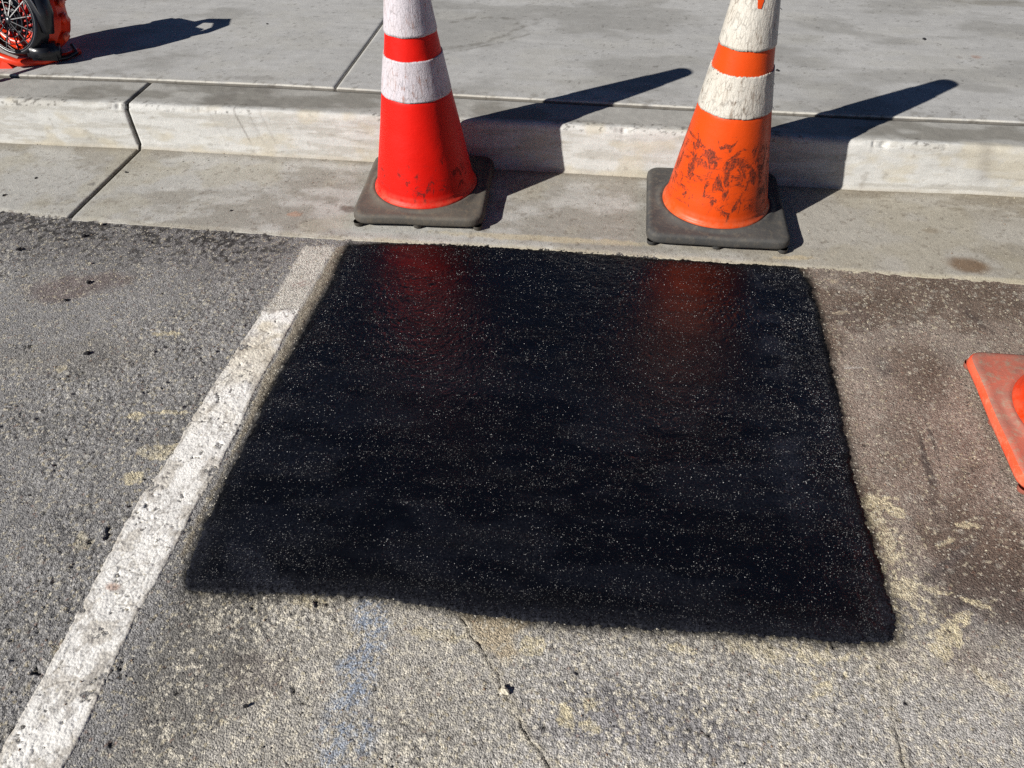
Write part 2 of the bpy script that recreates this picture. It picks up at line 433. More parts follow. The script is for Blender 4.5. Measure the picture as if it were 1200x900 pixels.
def road_colour(x, y, st, cid, big, pit, coarse):
    fb = fbm(x, y, 0.10, 70, 5, 0.6)
    c = np.broadcast_to(S(145, 143, 141), x.shape+(3,)).copy()
    # broad tones of the place
    inY = sst(-0.75, -0.50, y)*(1-sst(0.60, 0.80, x))
    c = mix(c, S(117, 114, 113), 0.8*inY)
    right = sst(0.86, 0.95, x)
    c = mix(c, S(176, 171, 162), right*sst(-1.35, -1.50, y))
    c = mix(c, S(186, 182, 176), right*sst(1.35, 1.55, x)*sst(-1.42, -1.60, y)*0.85)
    c = mix(c, S(116, 113, 108), blob(x, y, 230, 790, 0.10, 0.22, 0, 0, .3, 1)*0.8)
    c = mix(c, S(112, 104, 98), blob(x, y, 300, 790, 0.06, 0.05, 0, 0, .5, 2)*0.6)
    c = mix(c, S(124, 122, 126), blob(x, y, 760, 850, 0.20, 0.07, 0, 0, .5, 3)*0.6)
    # brown mud on the right
    bx = sst(2.02, 2.07, x+0.06*(fb-0.5))*sst(-1.52, -1.24, y-0.20*(x-2.3)+0.25*(fb-0.5))
    c = mix(c, S(146, 131, 119), bx)
    c = mix(c, S(113, 97, 85), bx*sst(0.46, 0.62, fbm(x, y, 0.17, 75, 4))*0.8)
    c = mix(c, S(154, 142, 131), bx*sst(0.52, 0.66, fbm(x, y, 0.12, 77, 4))*0.7)
    for px, py, rx, ry, an, a_, sd_ in ((1050, 365, .16, .07, 10, .65, 601), (1150, 345, .14, .05, -10, .5, 602), (1080, 440, .08, .10, 30, .5, 603), (1170, 640, .14, .10, 20, .7, 604), (1060, 520, .05, .12, -10, .35, 605), (1130, 580, .03, .10, -25, .4, 606)):
        c = mix(c, S(100, 84, 72), blob(x, y, px, py, rx, ry, an, 0, .8, sd_)*a_)
    for px, py, rx, ry, an, a_, sd_ in ((1130, 480, .05, .10, -15, .5, 611), (1010, 480, .05, .12, 0, .4, 612), (1100, 400, .06, .03, 0, .35, 613)):
        c = mix(c, S(170, 155, 142), blob(x, y, px, py, rx, ry, an, 0, .8, sd_)*a_)
    c = mix(c, S(92, 80, 72), blob(x, y, 1185, 690, 0.16, 0.07, 15, 0, .5, 5)*0.75)
    c = mix(c, S(100, 86, 78), blob(x, y, 1000, 372, 0.05, 0.06, 0, 0, .5, 6)*0.7)
    c = mix(c, S(80, 74, 72), blob(x, y, 1035, 430, 0.022, 0.04, 0, 0, .4, 7)*0.5)
    c = mix(c, S(84, 75, 70), blob(x, y, 1090, 540, 0.020, 0.16, -8, 0, .3, 8)*0.8*sst(.4, .6, vn(x, y*0.05, 0.006, 80)))
    c = mix(c, S(88, 76, 70), blob(x, y, 1143, 375, 0.012, 0.07, 25, 0, .6, 9)*0.7)
    c = mix(c, S(96, 88, 84), blob(x, y, 1110, 660, 0.010, 0.11, -50, 0, .5, 10)*0.7)
    c = mix(c, S(112, 95, 90), blob(x, y, 80, 335, 0.16, 0.06, 10, 0, .6, 12)*0.6)
    c = mix(c, S(132, 128, 122), blob(x, y, 90, 420, 0.2, 0.08, 10, 0, .5, 13)*0.5)
    # single stones: lighter, darker and cream ones
    k = 0.70+0.22*cid+0.55*np.clip(st, -0.3, 0.5)
    k = k*(0.84+0.34*fb)*1.14
    k = 1+(k-1)*(1-0.45*bx)
    k = 1+(k-1)*(0.55+0.9*sst(0.38, 0.62, coarse))
    k = k*(0.90+0.22*fbm(x, y, 0.035, 71, 3))
    c = c*k[..., None]
    cream = S(198, 188, 164)
    c = mix(c, cream, np.where((cid > 0.93) & (st > 0.12), 0.75, 0.0))
    c = mix(c, S(150, 118, 100), np.where((cid < 0.03) & (st > 0.1), 0.5, 0.0))
    c = mix(c, S(188, 182, 168), sst(0.02, 0.2, big)*0.38)
    c = mix(c, S(40, 37, 36), pit*0.65)
    c = mix(c, S(46, 43, 42), sst(0.56, 0.68, fbm(x, y, 0.012, 81, 3)+0.10*sst(-0.56, -0.45, y))*inY*0.8)
    # cream dust and paint smudges
    def smudge(px, py, rx, ry, ang=0, a=0.85, seed=0, colr=(220, 207, 172), wp=0.9):
        nonlocal c
        b = blob(x, y, px, py, rx*1.15, ry*1.15, ang, 0, wp, seed)
        b = sst(0.30, 0.55, b*(0.45+0.95*fbm(x, y, 0.009, seed+60, 3, 0.6)))
        c = mix(c, S(*colr), b*a*(0.55+0.45*sst(0.35, 0.6, vn(x, y, 0.005, seed+90))))
    smudge(195, 391, 0.040, 0.009, 4, .7, 101); smudge(158, 487, 0.022, 0.012, 0, .8, 102); smudge(196, 483, 0.045, 0.006, 6, .8, 103)
    smudge(157, 560, 0.022, 0.018, 0, .8, 104); smudge(186, 530, 0.045, 0.018, 12, .6, 105); smudge(74, 432, 0.012, 0.014, 0, .5, 106)
    smudge(97, 636, 0.015, 0.02, 0, .35, 107); smudge(250, 730, 0.012, 0.014, 0, .6, 108, (200, 192, 175))
    tri = poly_sd(x, y, [G(*q) for q in [(538, 716), (560, 752), (590, 782), (612, 768), (600, 745), (632, 728), (590, 722)]])+0.03*(fb-0.5)
    c = mix(c, S(192, 176, 148), sst(-0.006, 0.010, tri)*0.85)
    smudge(625, 758, 0.022, 0.018, 30, .8, 110); smudge(664, 840, 0.013, 0.018, 0, .85, 111); smudge(690, 824, 0.009, 0.012, 0, .8, 112)
    smudge(692, 852, 0.016, 0.008, 0, .8, 113); smudge(800, 760, 0.02, 0.008, 0, .7, 114); smudge(960, 810, 0.022, 0.009, 35, .75, 115)
    smudge(945, 765, 0.03, 0.014, 0, .7, 116); smudge(1112, 742, 0.030, 0.020, 45, .95, 117); smudge(1128, 725, 0.020, 0.010, 20, .95, 118)
    smudge(1105, 765, 0.018, 0.014, 0, .8, 119); smudge(1140, 705, 0.028, 0.006, -15, .9, 120); smudge(1095, 692, 0.022, 0.005, -10, .8, 121)
    smudge(1025, 588, 0.035, 0.020, 0, .8, 122); smudge(1050, 598, 0.02, 0.014, 0, .75, 123); smudge(1008, 600, 0.010, 0.05, 5, .6, 124)
    smudge(1040, 640, 0.022, 0.05, 5, .55, 125); smudge(1060, 690, 0.020, 0.022, 0, .6, 126); smudge(1030, 700, 0.012, 0.03, 0, .5, 127)
    smudge(1136, 615, 0.022, 0.008, 10, .75, 128); smudge(1110, 635, 0.025, 0.004, 35, .6, 129); smudge(1165, 800, 0.04, 0.01, -35, .5, 130)
    smudge(975, 330, 0.015, 0.008, 0, .6, 131, (190, 172, 148)); smudge(985, 367, 0.022, 0.006, 12, .75, 132, (196, 180, 155))
    smudge(1000, 431, 0.024, 0.003, 10, .8, 133, (200, 196, 188), .3); smudge(520, 745, 0.05, 0.012, 0, .55, 134); smudge(360, 705, 0.03, 0.012, 0, .6, 135)
    smudge(985, 745, 0.05, 0.016, 0, .6, 136); smudge(890, 765, 0.05, 0.014, -15, .5, 137); smudge(75, 765, 0.02, 0.02, 0, .3, 138)
    dust = blob(x, y, 1040, 660, 0.07, 0.22, 0, 0, .4, 140)+blob(x, y, 950, 770, 0.16, 0.045, 0, 0, .4, 141)
    _, _, did = worley(x, y, 0.0065, 142)
    c = mix(c, S(218, 207, 178), np.clip(dust, 0, 1)*np.where(did > 0.72, 0.85, 0.05))
    c = mix(c, S(222, 214, 196), right*sst(-1.42, -1.50, y)*np.where(did > 0.83, 0.75, 0.0))
    # old blue marking paint
    bl = np.clip(blob(x, y, 432, 725, 0.035, 0.04, 0, 0, .5, 150)+blob(x, y, 420, 790, 0.035, 0.10, -12, 0, .5, 151)+blob(x, y, 402, 872, 0.055, 0.05, 0, 0, .5, 152)*0.8, 0, 1)
    c = mix(c, S(136, 158, 188), bl*sst(0.38, 0.60, vn(x, y, 0.0035, 153)*0.6+vn(x, y, 0.02, 154)*0.4)*0.58)
    return c, bx

def road_full(x, y):
    h, st, cid, big, pit, coarse = road_fields(x, y)
    c, bx = road_colour(x, y, st, cid, big, pit, coarse)
    n1 = fbm(x, y, 0.03, 200, 4, 0.6)-0.5; n2 = fbm(x, y, 0.008, 210, 3, 0.6)-0.5
    h = h*(1-0.45*bx)
    z = lows(x, y)
    # scraped old paint above the line
    sm = sst(-0.006, 0.006, poly_sd(x, y, SMEAR)+0.012*n1+0.006*n2)
    c = mix(c, S(212, 207, 196), sm*(0.66+0.32*sst(0.3, 0.55, vn(x, y, 0.006, 220))))
    c = mix(c, S(140, 100, 92), blob(x, y, 350, 333, 0.03, 0.02, 0, 0, .8, 221)*0.45*sst(.4, .6, vn(x, y, 0.006, 222)))
    h = h*(1-0.5*sm)
    # tan mortar shoulder along the patch
    td = poly_sd(x, y, TAN)+0.010*n1+0.004*n2
    tn = sst(-0.004, 0.008, td-0.004-0.02*sst(-1.1, -1.4, y)*fbm(x, y, 0.04, 233, 3))
    c = mix(c, S(152, 143, 127)*(0.66+0.6*fbm(x, y, 0.014, 230, 4, 0.65))[..., None], tn*0.93)
    h = h*(1-0.3*tn)+tn*(0.0045*(fbm(x, y, 0.014, 231, 4, 0.6)-0.45)+0.0010)
    # cracks
    for P, wd, dp in ((CRACK_A, 0.0004, 0.0032), (CRACK_B, 0.0003, 0.0025)):
        d = line_d(x+0.013*(fbm(x, y, 0.018, 240, 2)-0.5), y+0.010*(fbm(x, y, 0.018, 241, 2)-0.5), P)
        k = (1-sst(wd, wd*2.4+0.0008, d))*sst(0.30, 0.50, vn(x, y, 0.03, 243)+0.15)
        h = h-dp*k; c = mix(c, S(72, 66, 60), k*0.6)
        lip = (1-sst(0.004, 0.014, d))*(1-k); h = h+0.0009*lip; c = mix(c, S(178, 168, 146), lip*0.35)
    # overspray round the patch
    sd = poly_sd(x, y, PATCH)+0.010*n1+0.007*n2+0.008*(fbm(x, y, 0.09, 199, 3)-0.5)
    sp = sst(-0.030, 0.004, sd+0.008*(vn(x, y, 0.005, 219)-0.5))
    c = c*(1-0.93*(sp**1.7))[..., None]
    c = mix(c, c*np.array((0.86, 0.84, 0.80)), sst(-0.05, -0.01, sd)*0.5)
    c = np.clip(c, 0.003, 0.9)
    # the road comes up level with the gutter
    return z+h, c, sd

def axis_grid(a, b, step, far, ratio=1.25):
    core = np.arange(a, b+step/2, step)
    out = []; s = step; v = b
    while v < far: s *= ratio; v += s; out.append(v)
    lo = []; s = step; v = a
    while v > -far: s *= ratio; v -= s; lo.append(v)
    return np.concatenate([lo[::-1], core, out])

STEP = 0.0025
xs = axis_grid(-0.30, 2.72, STEP, 80.0)
ys_core = np.arange(-1.90, -0.40, STEP)
lo = []; s = STEP; v = -1.90
while v > -80: s *= 1.25; v -= s; lo.append(v)
ys = np.concatenate([lo[::-1], ys_core])
X, Y = np.meshgrid(xs, ys)
Z, C, _ = road_full(X, Y)
Z = np.where(Y > cur(gut_e, X)+0.012, -0.02, Z)             # tucked under the concrete pan
road = tag(surf('road', X, Y, Z, M['asphalt'], None, {'Col': C}), kind='structure')
del X, Y, Z, C

# the fresh black patch: a skin of sealer laid over the same stones
xs = np.arange(0.74, 2.16, STEP); ys = np.arange(-1.60, -0.405, STEP)
X, Y = np.meshgrid(xs, ys)
h, st, cid, big, pit, coarse = road_fields(X, Y)
n1 = fbm(X, Y, 0.03, 200, 4, 0.6)-0.5; n2 = fbm(X, Y, 0.008, 210, 3, 0.6)-0.5; n3 = fbm(X, Y, 0.004, 215, 2, 0.6)-0.5
n0 = fbm(X, Y, 0.09, 199, 3)-0.5
sd = poly_sd(X, Y, PATCH)+0.010*n1+0.007*n2+0.008*n0
off = -0.0035+0.0065*sst(-0.010, 0.009, sd+0.008*n3)
seam = 1-sst(0.006, 0.030, line_d(X+0.02*n1, Y, SEAM)); rside = sst(1.93, 2.0, X)
edge = 1-sst(0.015, 0.09, sd)
grit = np.clip(0.0+0.35*edge+0.6*rside*sst(0.40, 0.6, fbm(X, Y, 0.05, 301, 3))+0.6*seam, 0, 1)
Zp = lows(X, Y)*0.7+0.34*h+off+0.0030*seam*(fbm(X, Y, 0.012, 302, 3)-0.35)+0.0028*grit*(fbm(X, Y, 0.009, 303, 3)-0.5)
dust = np.clip(0.0+0.55*(1-sst(0.0, 0.045, sd))*sst(-1.30, -1.44, Y)+0.45*blob(X, Y, 300, 668, 0.09, 0.03, -25, 0, .5, 304)
               + 0.22*sst(.45, .62, fbm(X, Y*2.5, 0.16, 305, 4))*sst(-0.75, -1.1, Y)+0.55*np.exp(-((X-1.955)/0.035)**2)*sst(.38, .6, fbm(X, Y, 0.05, 306, 4))*sst(-1.35, -1.1, Y), 0, 1)
roll = fbm(X*0.22, Y, 0.028, 330, 4, 0.6)
grit = np.clip(grit+0.35*sst(0.52, 0.66, roll)*sst(-0.6, -0.9, Y), 0, 1)
Zp = Zp+0.0008*(roll-0.5)
gl = np.clip(0.16*sst(.50, .62, roll)+0.16*sst(.45, .65, fbm(X, Y*2.0, 0.12, 307, 4))+0.4*edge*sst(-1.2, -1.45, Y)+0.10*sst(-0.9, -1.4, Y)+0.9*(1-sst(0.0, 0.022, sd+0.01*n1)), 0, 1)
Cp = np.stack([dust, grit, gl], -1)
kp = (sd > -0.014)
patch = tag(surf('asphalt_patch', X, Y, Zp, M['seal'], None, {'Col': Cp}, keep=kp), kind='structure')

# the white stall line
xs = np.arange(0.68, 0.90, 0.002)
ysl = np.concatenate([np.arange(-4.4, -1.90, 0.012), np.arange(-1.90, -0.56, 0.002)])
X, Y = np.meshgrid(xs, ysl)
h, st, cid, big, pit, coarse = road_fields(X, Y)
n1 = fbm(X, Y, 0.03, 200, 4, 0.6)-0.5; n2 = fbm(X, Y, 0.008, 210, 3, 0.6)-0.5
sd = poly_sd(X, Y, LINE)+0.006*n1+0.006*n2
wearn = fbm(X, Y, 0.045, 401, 5, 0.65)
chip = sst(0.66, 0.74, wearn)*0.8+sst(0.78, 0.80, fbm(X, Y, 0.012, 402, 3))*0.8
off = -0.002+0.0036*sst(-0.003, 0.003, sd)-0.0028*np.clip(chip, 0, 1)
cr, cr2, _c = worley(X+0.02*n1, Y+0.02*n1, 0.035, 404)
crk = 1-sst(0.02, 0.07, cr2-cr)
crk = crk*sst(.5, .6, fbm(X, Y, 0.08, 405, 3))
Zl = lows(X, Y)+0.42*np.maximum(h, -0.001)+off-0.0010*crk
cl = np.broadcast_to(S(240, 237, 231), X.shape+(3,)).copy()
cl = cl*(0.86+0.26*fbm(X, Y, 0.06, 410, 5, 0.65))[..., None]
cl = mix(cl, S(212, 200, 174), sst(-1.35, -0.75, Y)*sst(.40, .62, fbm(X, Y, 0.07, 411, 4))*0.7)
cl = mix(cl, S(168, 158, 142), sst(0.50, 0.60, wearn)*0.5)
cl = mix(cl, S(150, 142, 130), (1-sst(0, 0.012, sd))*0.5)
cl = mix(cl, S(150, 144, 136), sst(0.60, 0.68, fbm(X+.01*n1, Y*0.7, 0.013, 430, 4, 0.65))*0.55)
cl = mix(cl, S(120, 112, 102), crk*0.5)
cl = mix(cl, S(176, 140, 122), blob(X, Y, 132, 688, 0.014, 0.008, 0, 0, .4, 412)*0.6)
line = tag(surf('parking_line', X, Y, Zl, M['paint'], None, {'Col': cl}, keep=(sd > -0.008)), kind='structure')

# ------------------------------------------------------------------ concrete: gutter, kerb, sidewalk
JG = 0.0045
def wear_edge(x, x0, x1, d=0.007):
    """tooled ends of a concrete section"""
    a = np.minimum(x-x0, x1-x)
    return 1-np.sqrt(np.clip(1-(1-np.clip(a/d, 0, 1))**2, 0, 1))

def gutter_surface(x0, x1, nx_step):
    xs = np.concatenate([[x0, x0], np.arange(x0+0.001, x1-0.001, nx_step), [x1, x1]])
    n = int(GW/0.004)
    v = np.concatenate([[-0.01, -0.004], np.linspace(0, 1, n), [1.03]])
    Xg, Vg = np.meshgrid(xs, v)
    ye = cur(gut_e, Xg); yb = cur(bot_e, Xg)+0.004
    jag = 0.006*(fbm(Xg, Xg*0+3, 0.05, 501, 4, 0.6)-0.5)
    Yg = ye+jag+(yb-ye-jag)*np.clip(Vg, 0, 1.0)
    Yg = np.where(Vg > 1, yb+0.02, Yg)
    f = fbm(Xg, Yg, 0.25, 502, 4)
    Zg = 0.0035+0.0015*(fbm(Xg, Yg, 0.3, 503, 2)-0.5)+0.0009*(fbm(Xg, Yg, 0.012, 504, 3)-0.5)
    Zg = Zg-0.0035*(1-sst(0, 0.02, Yg-ye))*(0.4+0.9*fbm(Xg, Yg, 0.02, 505, 3))
    Zg = Zg-0.009*wear_edge(Xg, x0, x1)
    Zg[Vg == -0.01] = -0.06; Zg[Vg == -0.004] -= 0.002
    Zg[:, 0] = -0.06; Zg[:, -1] = -0.06
    c = np.broadcast_to(S(180, 178, 172), Xg.shape+(3,)).copy()
    fr = fbm(Xg*0.35, Yg, 0.035, 506, 5, 0.62)
    c = c*(0.86+0.28*fr)[..., None]
    c = mix(c, S(168, 166, 160), (1-sst(0.0, 0.25, Xg))*0.45)
    c = mix(c, S(134, 128, 116), sst(0.46, 0.62, fbm(Xg*0.6, Yg, 0.16, 530, 5, .65))*0.6)
    c = mix(c, S(170, 164, 146), sst(0.52, 0.70, fbm(Xg, Yg, 0.12, 507, 4))*0.45)
    c = mix(c, S(112, 103, 88), (1-sst(0.0, 0.055, (yb-Yg)+0.02*(fr-0.5)))*0.5)      # dirt in the flow line
    c = mix(c, S(186, 178, 158), (1-sst(0.002, 0.010, (yb-Yg)))*0.35)
    c = mix(c, S(150, 138, 116), sst(1.4, 2.2, Xg)*0.35)
    c = mix(c, S(122, 113, 98), sst(2.0, 2.3, Xg)*sst(-0.20, -0.05, Yg)*sst(.4, .6, fr)*0.55)
    c = mix(c, S(188, 178, 152), (1-sst(0.004, 0.022, Yg-ye+0.02*(fr-0.5)))*(0.15+0.45*sst(0.6, 1.1, Xg)))
    c = mix(c, S(196, 182, 150), blob(Xg, Yg, 640, 281, 0.35, 0.016, 1, 0, .5, 520)*0.55)
    c = mix(c, S(196, 180, 148), blob(Xg, Yg, 930, 303, 0.06, 0.010, 6, 0, .7, 521)*0.7)
    c = mix(c, S(116, 92, 68), blob(Xg, Yg, 1133, 312, 0.060, 0.042, 0, 0, .3, 522)*0.85)
    c = mix(c, S(128, 114, 94), blob(Xg, Yg, 1090, 272, 0.03, 0.016, 0, 0, .5, 523)*0.5)
    c = mix(c, S(96, 76, 66), blob(Xg, Yg, 410, 246, 0.035, 0.022, 0, 0, .6, 524)*0.7)
    c = mix(c, S(186, 130, 96), blob(Xg, Yg, 345, 252, 0.022, 0.016, 0, 0, .9, 525)*0.4)
    c = mix(c, S(98, 95, 92), blob(Xg, Yg, 108, 217, 0.012, 0.012, 0, 0, .5, 526)*0.6)
    c = mix(c, S(100, 88, 76), sst(0.70, 0.74, fbm(Xg, Yg, 0.012, 508, 3))*0.4)
    c = mix(c, S(54, 48, 42), wear_edge(Xg, x0, x1, 0.004)*0.75)
    return Xg, Yg, Zg, c

def curb_profile():
    P = [(0.030, -0.03, 0), (-0.0115, -0.03, 0)]                        # (inward, z, zone)
    for t in np.linspace(0, 1, 5): P.append((-0.0115+0.008*(t**1.2), 0.002+0.009*t**1.6, 0))
    for t in np.linspace(0, 1, 32)[1:]: P.append((t, 0.011+t*0.121, 1))  # face: x=blend
    for t in np.linspace(0, 1, 9)[1:]:
        a = t*math.pi/2; P.append((1+t, 0.132+0.018*math.sin(a), 2))
    for t in np.linspace(0, 1, 40)[1:]: P.append((t, 0.150, 3))
    P.append((1.0, 0.05, 4))
    return P
def curb_surface(x0, x1, nx_step):
    xs = np.concatenate([[x0, x0], np.arange(x0+0.001, x1-0.001, nx_step), [x1, x1]])
    P = curb_profile(); ny = len(P)
    Xc = np.tile(xs, (ny, 1)); Yc = np.zeros_like(Xc); Zc = np.zeros_like(Xc)
    yb = cur(bot_e, xs); yt = cur(top_e, xs); yk = cur(bck_e, xs)-0.004
    zone = np.array([p[2] for p in P])
    T = np.zeros_like(Xc)
    chipn = fbm(xs, xs*0+1, 0.018, 601, 4, 0.7)
    chip = sst(0.66, 0.84, chipn)*0.3
    for (cx, wdt, am) in ((1.579, 0.018, 1.5), (2.312, 0.024, 2.0), (-0.02, 0.03, 1.3), (0.25, .012, .6)):
        chip = chip+am*np.exp(-((xs-cx)/wdt)**2)*(0.5+vn(xs, xs*0, 0.006, 602))
    for j, (a, z, zn) in enumerate(P):
        if zn == 0: y = yb+a+0.006
        elif zn == 1: y = yb+0.0025+(yt-yb-0.0025-0.001)*a
        elif zn == 2:
            t = a-1; ang = t*math.pi/2
            y = yt-0.001+0.014*(1-math.cos(ang))
        elif zn == 3: y = yt+0.013+(yk-yt-0.013)*a
        else: y = yk
        Yc[j] = y; Zc[j] = z
        if zn == 2:
            k = math.sin((a-1)*math.pi)
            Yc[j] += 0.005*chip*k; Zc[j] -= 0.005*chip*k
        if zn == 1: Yc[j] += 0.0010*chip*sst(0.75, 1, a)
        if zn == 3: Zc[j] -= 0.0012*chip*(1-sst(0, 0.08, a))+0.002*(a > 0.97)
        T[j] = a
    zn2 = zone[:, None]+np.zeros_like(Xc)
    face = (zn2 == 1); top = (zn2 >= 2)
    d = 0.0012*(fbm(Xc, Zc*3+Yc, 0.03, 603, 4, 0.6)-0.5)
    dt = 0.0014*(fbm(Xc, Yc, 0.02, 604, 4, 0.6)-0.5)
    Yc = Yc+np.where(face, d, 0); Zc = Zc+np.where(zn2 == 3, dt, 0)
    e = wear_edge(Xc, x0, x1, 0.008)*0.009
    Yc = Yc+np.where(face | (zn2 == 2), e, 0); Zc = Zc-np.where(top, e, 0)
    inn = (np.arange(Xc.shape[1]) == 0) | (np.arange(Xc.shape[1]) == Xc.shape[1]-1)
    Yc[:, inn] = np.maximum(Yc[:, inn], 0)+0.03*(zn2[:, inn] <= 2); Zc[:, inn] = np.minimum(Zc[:, inn], 0.118)
    # colour
    streak = fbm(Xc*0.10, Zc, 0.010, 610, 4, 0.6)
    fr = fbm(Xc, Zc*2+Yc, 0.06, 611, 5, 0.62)
    cf = np.broadcast_to(S(197, 196, 191), Xc.shape+(3,)).copy()*(0.82+0.22*streak+0.16*fr)[..., None]
    cf = mix(cf, S(160, 155, 143), sst(.48, .62, fbm(Xc*0.12, Zc, 0.02, 640, 5, .65))*0.45)
    cf = mix(cf, S(188, 180, 160), sst(.5, .7, fbm(Xc, Zc*2, 0.10, 612, 4))*0.6)
    cf = mix(cf, S(150, 140, 120), (1-sst(0.0, 0.022, Zc+0.012*(fr-0.5)))*0.55)
    cf = mix(cf, S(128, 120, 108), sst(0.70, 0.78, fbm(Xc*0.5, Zc, 0.014, 613, 4))*0.3)
    for cx, wdt, a in ((0.385, 0.003, .6), (0.43, .004, .25), (0.47, .004, .25), (2.62, .02, .35), (0.30, .003, .2)):
        cf = mix(cf, S(110, 104, 98), a*np.exp(-((Xc+0.3*(Zc-0.07)-cx)/wdt)**2)*sst(0.03, 0.06, Zc))
    ct = np.broadcast_to(S(163, 161, 155), Xc.shape+(3,)).copy()*(0.84+0.30*fbm(Xc, Yc, 0.05, 620, 5, 0.62))[..., None]
    ct = mix(ct, S(112, 108, 99), sst(.48, .66, fbm(Xc*0.5, Yc, 0.09, 621, 5))*0.6)
    ct = mix(ct, S(104, 100, 94), np.exp(-((Xc-0.33)/0.13)**2)*0.45*sst(.35, .6, fbm(Xc, Yc, .04, 622, 4)))
    tt = sst(0.012, 0.035, Yc-cur(top_e, Xc)+0.014*(fbm(Xc, Yc, 0.02, 623, 3)-0.5))
    tt = np.where(zn2 <= 1, 0, tt)
    c = mix(cf, np.array((1., 1, 1)), tt*0); c = c*(1-tt[..., None])+ct*tt[..., None]
    c = mix(c, S(66, 60, 54), np.where((zn2 == 2) | ((zn2 == 3) & (T < 0.2)), sst(0.62, 0.72, fbm(Xc, Yc+Zc, 0.010, 624, 3))*sst(.45, .6, fbm(Xc, Xc*0, 0.12, 625, 3)), 0)*0.6)
    c = mix(c, S(58, 52, 46), wear_edge(Xc, x0, x1, 0.004)*0.7)
    return Xc, Yc, Zc, c

gutter = tag(empty('gutter'), kind='structure')
curb = tag(empty('curb'), kind='structure')
def section(fn, name, mat, parent, x0, x1, st):
    Xa, Ya, Za, ca = fn(x0, x1, st)
    return surf(name, Xa, Ya, Za, mat, parent, {'Col': ca})
section(gutter_surface, 'gutter_section', M['gutter'], gutter, -3.05, -1.2, 0.03)
section(gutter_surface, 'gutter_section', M['gutter'], gutter, -1.2+JG*2, -JG, 0.004)
section(gutter_surface, 'gutter_section', M['gutter'], gutter, JG, 3.05, 0.004)
section(curb_surface, 'curb_section', M['concrete'], curb, -3.05, -1.2, 0.03)
section(curb_surface, 'curb_section', M['concrete'], curb, -1.2+JG*2, -JG, 0.004)
section(curb_surface, 'curb_section', M['concrete'], curb, JG, 3.05, 0.004)
# farther sections, coarse and alike
for fn, nm, mt, par in ((gutter_surface, 'gutter_section', M['gutter'], gutter), (curb_surface, 'curb_section', M['concrete'], curb)):
    Xa, Ya, Za, ca = fn(9.0, 12.04, 0.08)
    src = surf(nm, Xa-9.0, Ya, Za, mt, par, {'Col': ca}); src.location.x = 3.06
    for k in list(range(1, 12))+[-j for j in range(3, 15)]:
        o = src.copy(); COL.objects.link(o); o.parent = par; o.location.x = 3.06+3.05*k if k > 0 else -3.06+3.05*(k+2)

# joint soil under the slabs
Xb, Yb = np.meshgrid(np.array([-60., 60.]), np.array([-0.40, 60.]))
soil = tag(surf('ground', Xb, Yb, Xb*0-0.045, plain('bare_soil', S(104, 97, 88), 0.95)), kind='structure')

